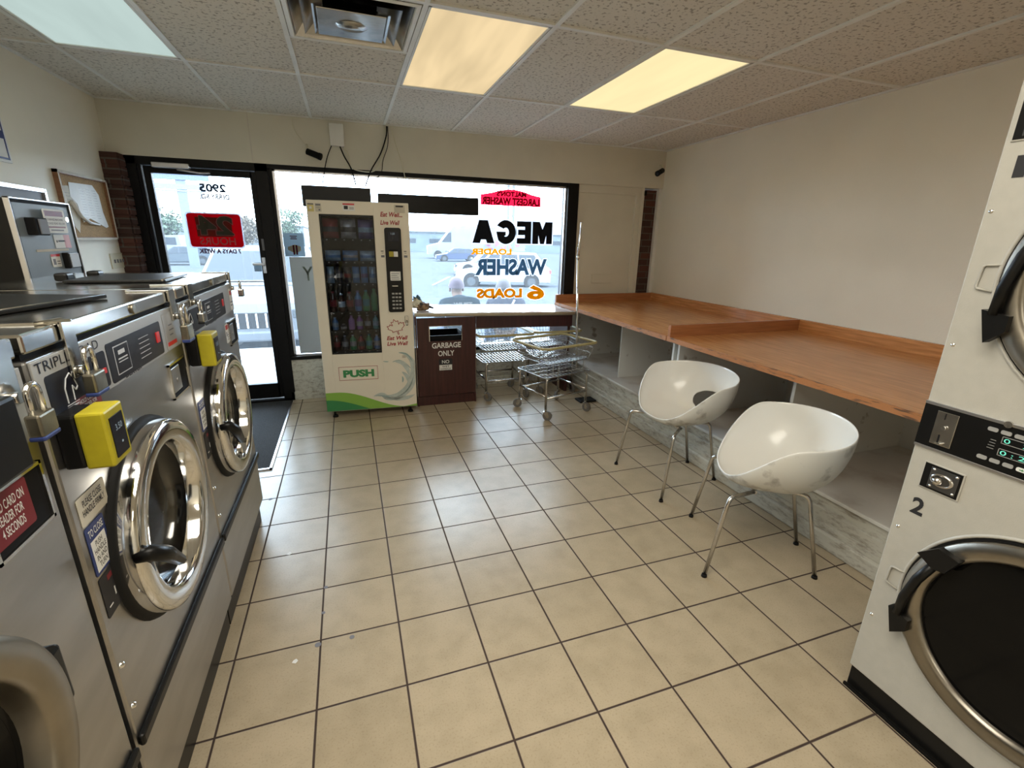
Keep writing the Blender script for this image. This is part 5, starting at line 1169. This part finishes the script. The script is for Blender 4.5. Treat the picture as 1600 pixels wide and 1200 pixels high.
# trees
m_leaf = mat('leaf_green', (0.042, 0.074, 0.042), .7, noise=.4, nscale=3); m_leaf2 = mat('autumn_leaf', (0.066, 0.053, 0.035), .7, noise=.4, nscale=3); m_bark = mat('bark', (.10, .08, .06), .9, noise=.4)
def tree(x, y, h, r, seed, label, lm):
    t = thing('tree', label, 'tree', (x, y, -.76), 0, 'trees beyond the parking lot'); rnd = random.Random(seed)
    tk = MB(); tk.tube([(0, 0, 0), (.05, 0, h * .3), (-.03, 0, h * .75)], .15, 8, rs=[.2, .15, .05]); cs = []
    for k in range(16):
        a = rnd.uniform(0, 2 * PI); rr_ = r * rnd.uniform(.3, .85); z = h * rnd.uniform(.38, .92); p = V((math.cos(a) * rr_, math.sin(a) * rr_, z)); tk.tube([(0, 0, z * .6), p * .6 + V((0, 0, z * .32)), p], .05, 5, rs=[.06, .04, .02]); cs.append(p)
    tk.build('trunk', m_bark, t); lf_ = MB()
    for c_ in cs + [V((0, 0, h * .85))]:
        for _ in range(110):
            d = V((rnd.gauss(0, 1), rnd.gauss(0, 1), rnd.gauss(0, .8))) * r * .22; p = c_ + d; s_ = rnd.uniform(.08, .2); u1 = V((rnd.uniform(-1, 1), rnd.uniform(-1, 1), rnd.uniform(-1, 1))).normalized(); v1 = u1.cross(V((rnd.uniform(-1, 1), rnd.uniform(-1, 1), rnd.uniform(-1, 1)))).normalized()
            lf_.quad(p - u1 * s_, p + v1 * s_ * .6, p + u1 * s_, p - v1 * s_ * .6)
    lf_.build('foliage', lm, t)
tree(-16.4, 55, 4.6, 1.7, 1, 'slender tree at the left of the door glass', m_leaf); tree(-21.5, 66, 3.6, 1.6, 2, 'low bush beyond the white pickup', m_leaf2)
tree(-9.6, 56, 4.3, 1.3, 3, 'reddish tree right of the 24 HOURS sticker', m_leaf2); tree(-6.3, 62, 5.4, 2.0, 4, 'round green tree between door and vending machine', m_leaf); tree(-13.2, 60, 3.4, 1.3, 5, 'bushy tree hidden behind the 24 HOURS sticker', m_leaf)
tree(24, 70, 3.8, 2.0, 6, 'tree at the right end of the warehouse', m_leaf)
# price sign on a pole
ps = thing('pole_sign', 'tall blue pole sign with a pale canopy board at the left', 'sign', (-10.35, 40, -.76))
m_psb = mat('sign_blue', (0.035, 0.053, 0.107), .5); m_psw = mat('sign_white', (0.071, 0.084, 0.101), .5)
MB().box(-.30, .30, -.1, .1, 0, 6.5).build('post', mat('sign_post', (0.053, 0.071, 0.101), .5), ps)
MB().box(-2.6, 1.75, -.2, .1, 5.85, 7.4).build('header_panel', m_psb, ps)
MB().box(-2.6, 1.3, -.15, .1, 5.25, 5.6).box(-2.6, 1.4, -.15, .1, 5.1, 5.2).build('lower_panel', m_psw, ps)
MB().cyl((1.05, .2, 0), (1.05, .2, 5.2), .05, 8).build('side_pole', m_inkgrey, ps)
up_ = thing('utility_pole', 'tall utility pole behind the MEGA lettering', 'pole', (12.9, 38, -.76))
MB().box(-.35, -.2, -.1, .1, 0, 8).box(.1, .28, -.1, .1, 0, 8).build('post', mat('pole_grey', (0.059, 0.071, 0.084), .6), up_)
br = MB()
for k in range(9): br.cyl((-.28, 0, k * .9), (.2, 0, k * .9 + .9), .03, 5)
br.build('bracing', bpy.data.materials['pole_grey'], up_)
lp = thing('street_lamp', 'thin street lamp right of the blue pole sign', 'street lamp', (-10.6, 46, -.76)); MB().tube([(0, 0, 0), (0, 0, 5.6), (.5, 0, 5.7)], .05, 6).build('pole', m_inkgrey, lp)
for k, (z, y) in enumerate(((5.6, 36), (6.5, 38), (7.2, 36), (4.6, 52))):
    pts = [(-70 + 14 * q, y, z + .6 * math.sin(q * .9 + k) * .3) for q in range(13)]
    tag(MB().tube(pts, .022, 4).build('power_line', m_ink), ['lowest power line crossing both panes', 'second power line crossing the sky', 'topmost power line near the window head', 'distant power line above the trees'][k], 'power line', 'overhead power lines')

# ------------------------------------------------------------------ people sitting outside with their backs to the window
m_skin = mat('skin', (0.119, 0.077, 0.059), .7, spec=.1); m_jean = mat('dark_jeans', (.04, .06, .10), .8); m_shoe = mat('shoe', (.05, .05, .05), .5)
def skinned(nm, nodes, edges, mt, parent, sub=2):
    me = bpy.data.meshes.new(nm); me.from_pydata([n[0] for n in nodes], edges, []); o = bpy.data.objects.new(nm, me); COL.objects.link(o); o.parent = parent
    o.modifiers.new('skin', 'SKIN')
    if not me.skin_vertices: me.update()
    sv = me.skin_vertices[0].data
    for i, n in enumerate(nodes): sv[i].radius = (n[1], n[2] if len(n) > 2 else n[1]); sv[i].use_root = (i == 0)
    s_ = o.modifiers.new('sub', 'SUBSURF'); s_.levels = sub; s_.render_levels = sub
    o.modifiers['skin'].use_smooth_shade = True
    me.materials.append(mt); return o
def person(loc, rz, label, m_hood, m_cap, text, strap=False, s=1.0):
    """local: faces +y, seat at z=.16"""
    t = thing('person', label, 'person', loc, rz); t.scale = (s, s, s); zs = .30
    nodes = [((0, 0, zs), .14, .11), ((0, .0, zs + .18), .12, .08), ((0, .02, zs + .34), .12, .07), ((0, .06, zs + .41), .07, .055), ((0, .10, zs + .46), .055, .055), ((0, .16, zs + .50), .075, .09), ((0, .17, zs + .58), .07, .085)]
    edges = [(0, 1), (1, 2), (2, 3), (3, 4), (4, 5), (5, 6)]
    for sd in (-1, 1):
        b = len(nodes)
        nodes += [((sd * .19, .01, zs + .38), .045), ((sd * .25, .08, zs + .16), .046), ((sd * .17, .32, zs + .13), .036), ((sd * .13, .40, zs + .14), .03)]
        edges += [(2, b), (b, b + 1), (b + 1, b + 2), (b + 2, b + 3)]
        for q in range(5):
            c0 = len(nodes); off = (q - 2) * .017; ln_ = [.055, .075, .08, .075, .058][q]
            nodes += [((sd * .13 + off, .43, zs + .145), .009), ((sd * .13 + off * 1.15, .43 + ln_ * .6, zs + .135), .008), ((sd * .13 + off * 1.2, .43 + ln_, zs + .115), .007)]
            edges += [(b + 3, c0), (c0, c0 + 1), (c0 + 1, c0 + 2)]
        b = len(nodes)
        nodes += [((sd * .10, .10, zs - .0), .085), ((sd * .14, .42, zs + .06), .062), ((sd * .14, .50, zs - .26 + .05), .045), ((sd * .14, .60, zs - .30), .038)]
        edges += [(0, b), (b, b + 1), (b + 1, b + 2), (b + 2, b + 3)]
    skinned('body', nodes, edges, m_skin, t)
    hn = [((0, 0, zs + .02), .165, .135), ((0, -.02, zs + .18), .185, .15), ((0, -.015, zs + .35), .20, .15), ((0, .03, zs + .42), .13, .11), ((0, .07, zs + .46), .09, .08)]
    he = [(0, 1), (1, 2), (2, 3), (3, 4)]
    for sd in (-1, 1):
        b = len(hn); hn += [((sd * .195, -.01, zs + .375), .085), ((sd * .26, .08, zs + .16), .062), ((sd * .18, .31, zs + .13), .046)]; he += [(2, b), (b, b + 1), (b + 1, b + 2)]
    skinned('hoodie', hn, he, m_hood, t)
    tn = [((0, .0, zs), .15, .12)]; te = []
    for sd in (-1, 1):
        b = len(tn); tn += [((sd * .10, .10, zs), .098), ((sd * .14, .42, zs + .06), .075), ((sd * .14, .50, zs - .2), .06), ((sd * .14, .51, zs - .28), .055)]; te += [(0, b), (b, b + 1), (b + 1, b + 2), (b + 2, b + 3)]
    skinned('trousers', tn, te, m_jean, t)
    for sd in (-1, 1): MB().box(sd * .14 - .045, sd * .14 + .045, .46, .72, zs - .40, zs - .31, .03).build('shoe', m_shoe, t)
    hd = MB(); hd.smooth = True; hd.lathe([(.0, .115), (.055, .105), (.088, .07), (.102, .02), (.104, -.02)], (0, .16, zs + .58), 'z', 24, sx=.93, sy=1.05); hd.box(-.075, .075, .24, .33, zs + .565, zs + .578, .005); hd.build('cap', m_cap, t)
    fc = MB(); fc.smooth = True; fc.lathe([(0, .0), (.012, .01), (.014, .03), (.0, .045)], (0, .26, zs + .50), 'z', 10)
    for sd in (-1, 1): fc.lathe([(0, 0), (.010, .004), (.010, .016), (0, .02)], (sd * .032, .25, zs + .545), 'z', 10); fc.lathe([(0, -.025), (.014, -.01), (.014, .015), (0, .028)], (sd * .083, .165, zs + .535), 'z', 10)
    fc.build('face', m_skin, t); MB().box(-.025, .025, .25, .26, zs + .472, zs + .478, .002).build('mouth', m_darkred, t)
    if text: MB().text(text, (-.115, -.185, zs + .375), UX, UZ, .23, .05, .003, .06).prism([(0, 0), (.03, 0), (.10, .05), (.07, .05)], (-.10, -.185, zs + .315), UX, UZ, .002).prism([(.06, 0), (.09, 0), (.16, .05), (.13, .05)], (-.10, -.185, zs + .315), UX, UZ, .002).prism([(.12, 0), (.15, 0), (.21, .05), (.18, .05)], (-.10, -.185, zs + .315), UX, UZ, .002).build('back_print', m_print, t, 'white print on the back of the hoodie')
    if strap: MB().tube([(-.13, -.11, zs + .08), (-.02, -.165, zs + .25), (.09, -.12, zs + .44)], .014, 6).build('strap', m_inkgrey, t)
    return t
m_hd1 = mat('dark_teal_hoodie', (0.0143, 0.0220, 0.0275), .8, noise=.2, spec=0); m_hd2 = mat('lavender_hoodie', (0.0391, 0.0424, 0.0556), .8, noise=.1, spec=0)
m_cap1 = mat('mauve_cap', (0.040, 0.024, 0.040), .7); m_cap2 = mat('pale_cap', (0.0490, 0.0462, 0.0556), .7)
person((1.36, 6.06, 0), 0, 'person in dark hoodie with white back print and cap, sitting outside', m_hd1, m_cap1, 'WIUIET', s=1.08)
person((2.02, 6.12, 0), math.radians(-6), 'person in pale hoodie with a bag strap sitting outside behind the 6 LOADS lettering', m_hd2, m_cap2, None, True, s=1.06)
bn = thing('curb_bench', 'low concrete ledge the two people sit on', 'ledge', (1.7, 6.05, 0)); MB().box(-.8, .8, -.17, .17, -.02, .17, .015).build('ledge', m_curb, bn)
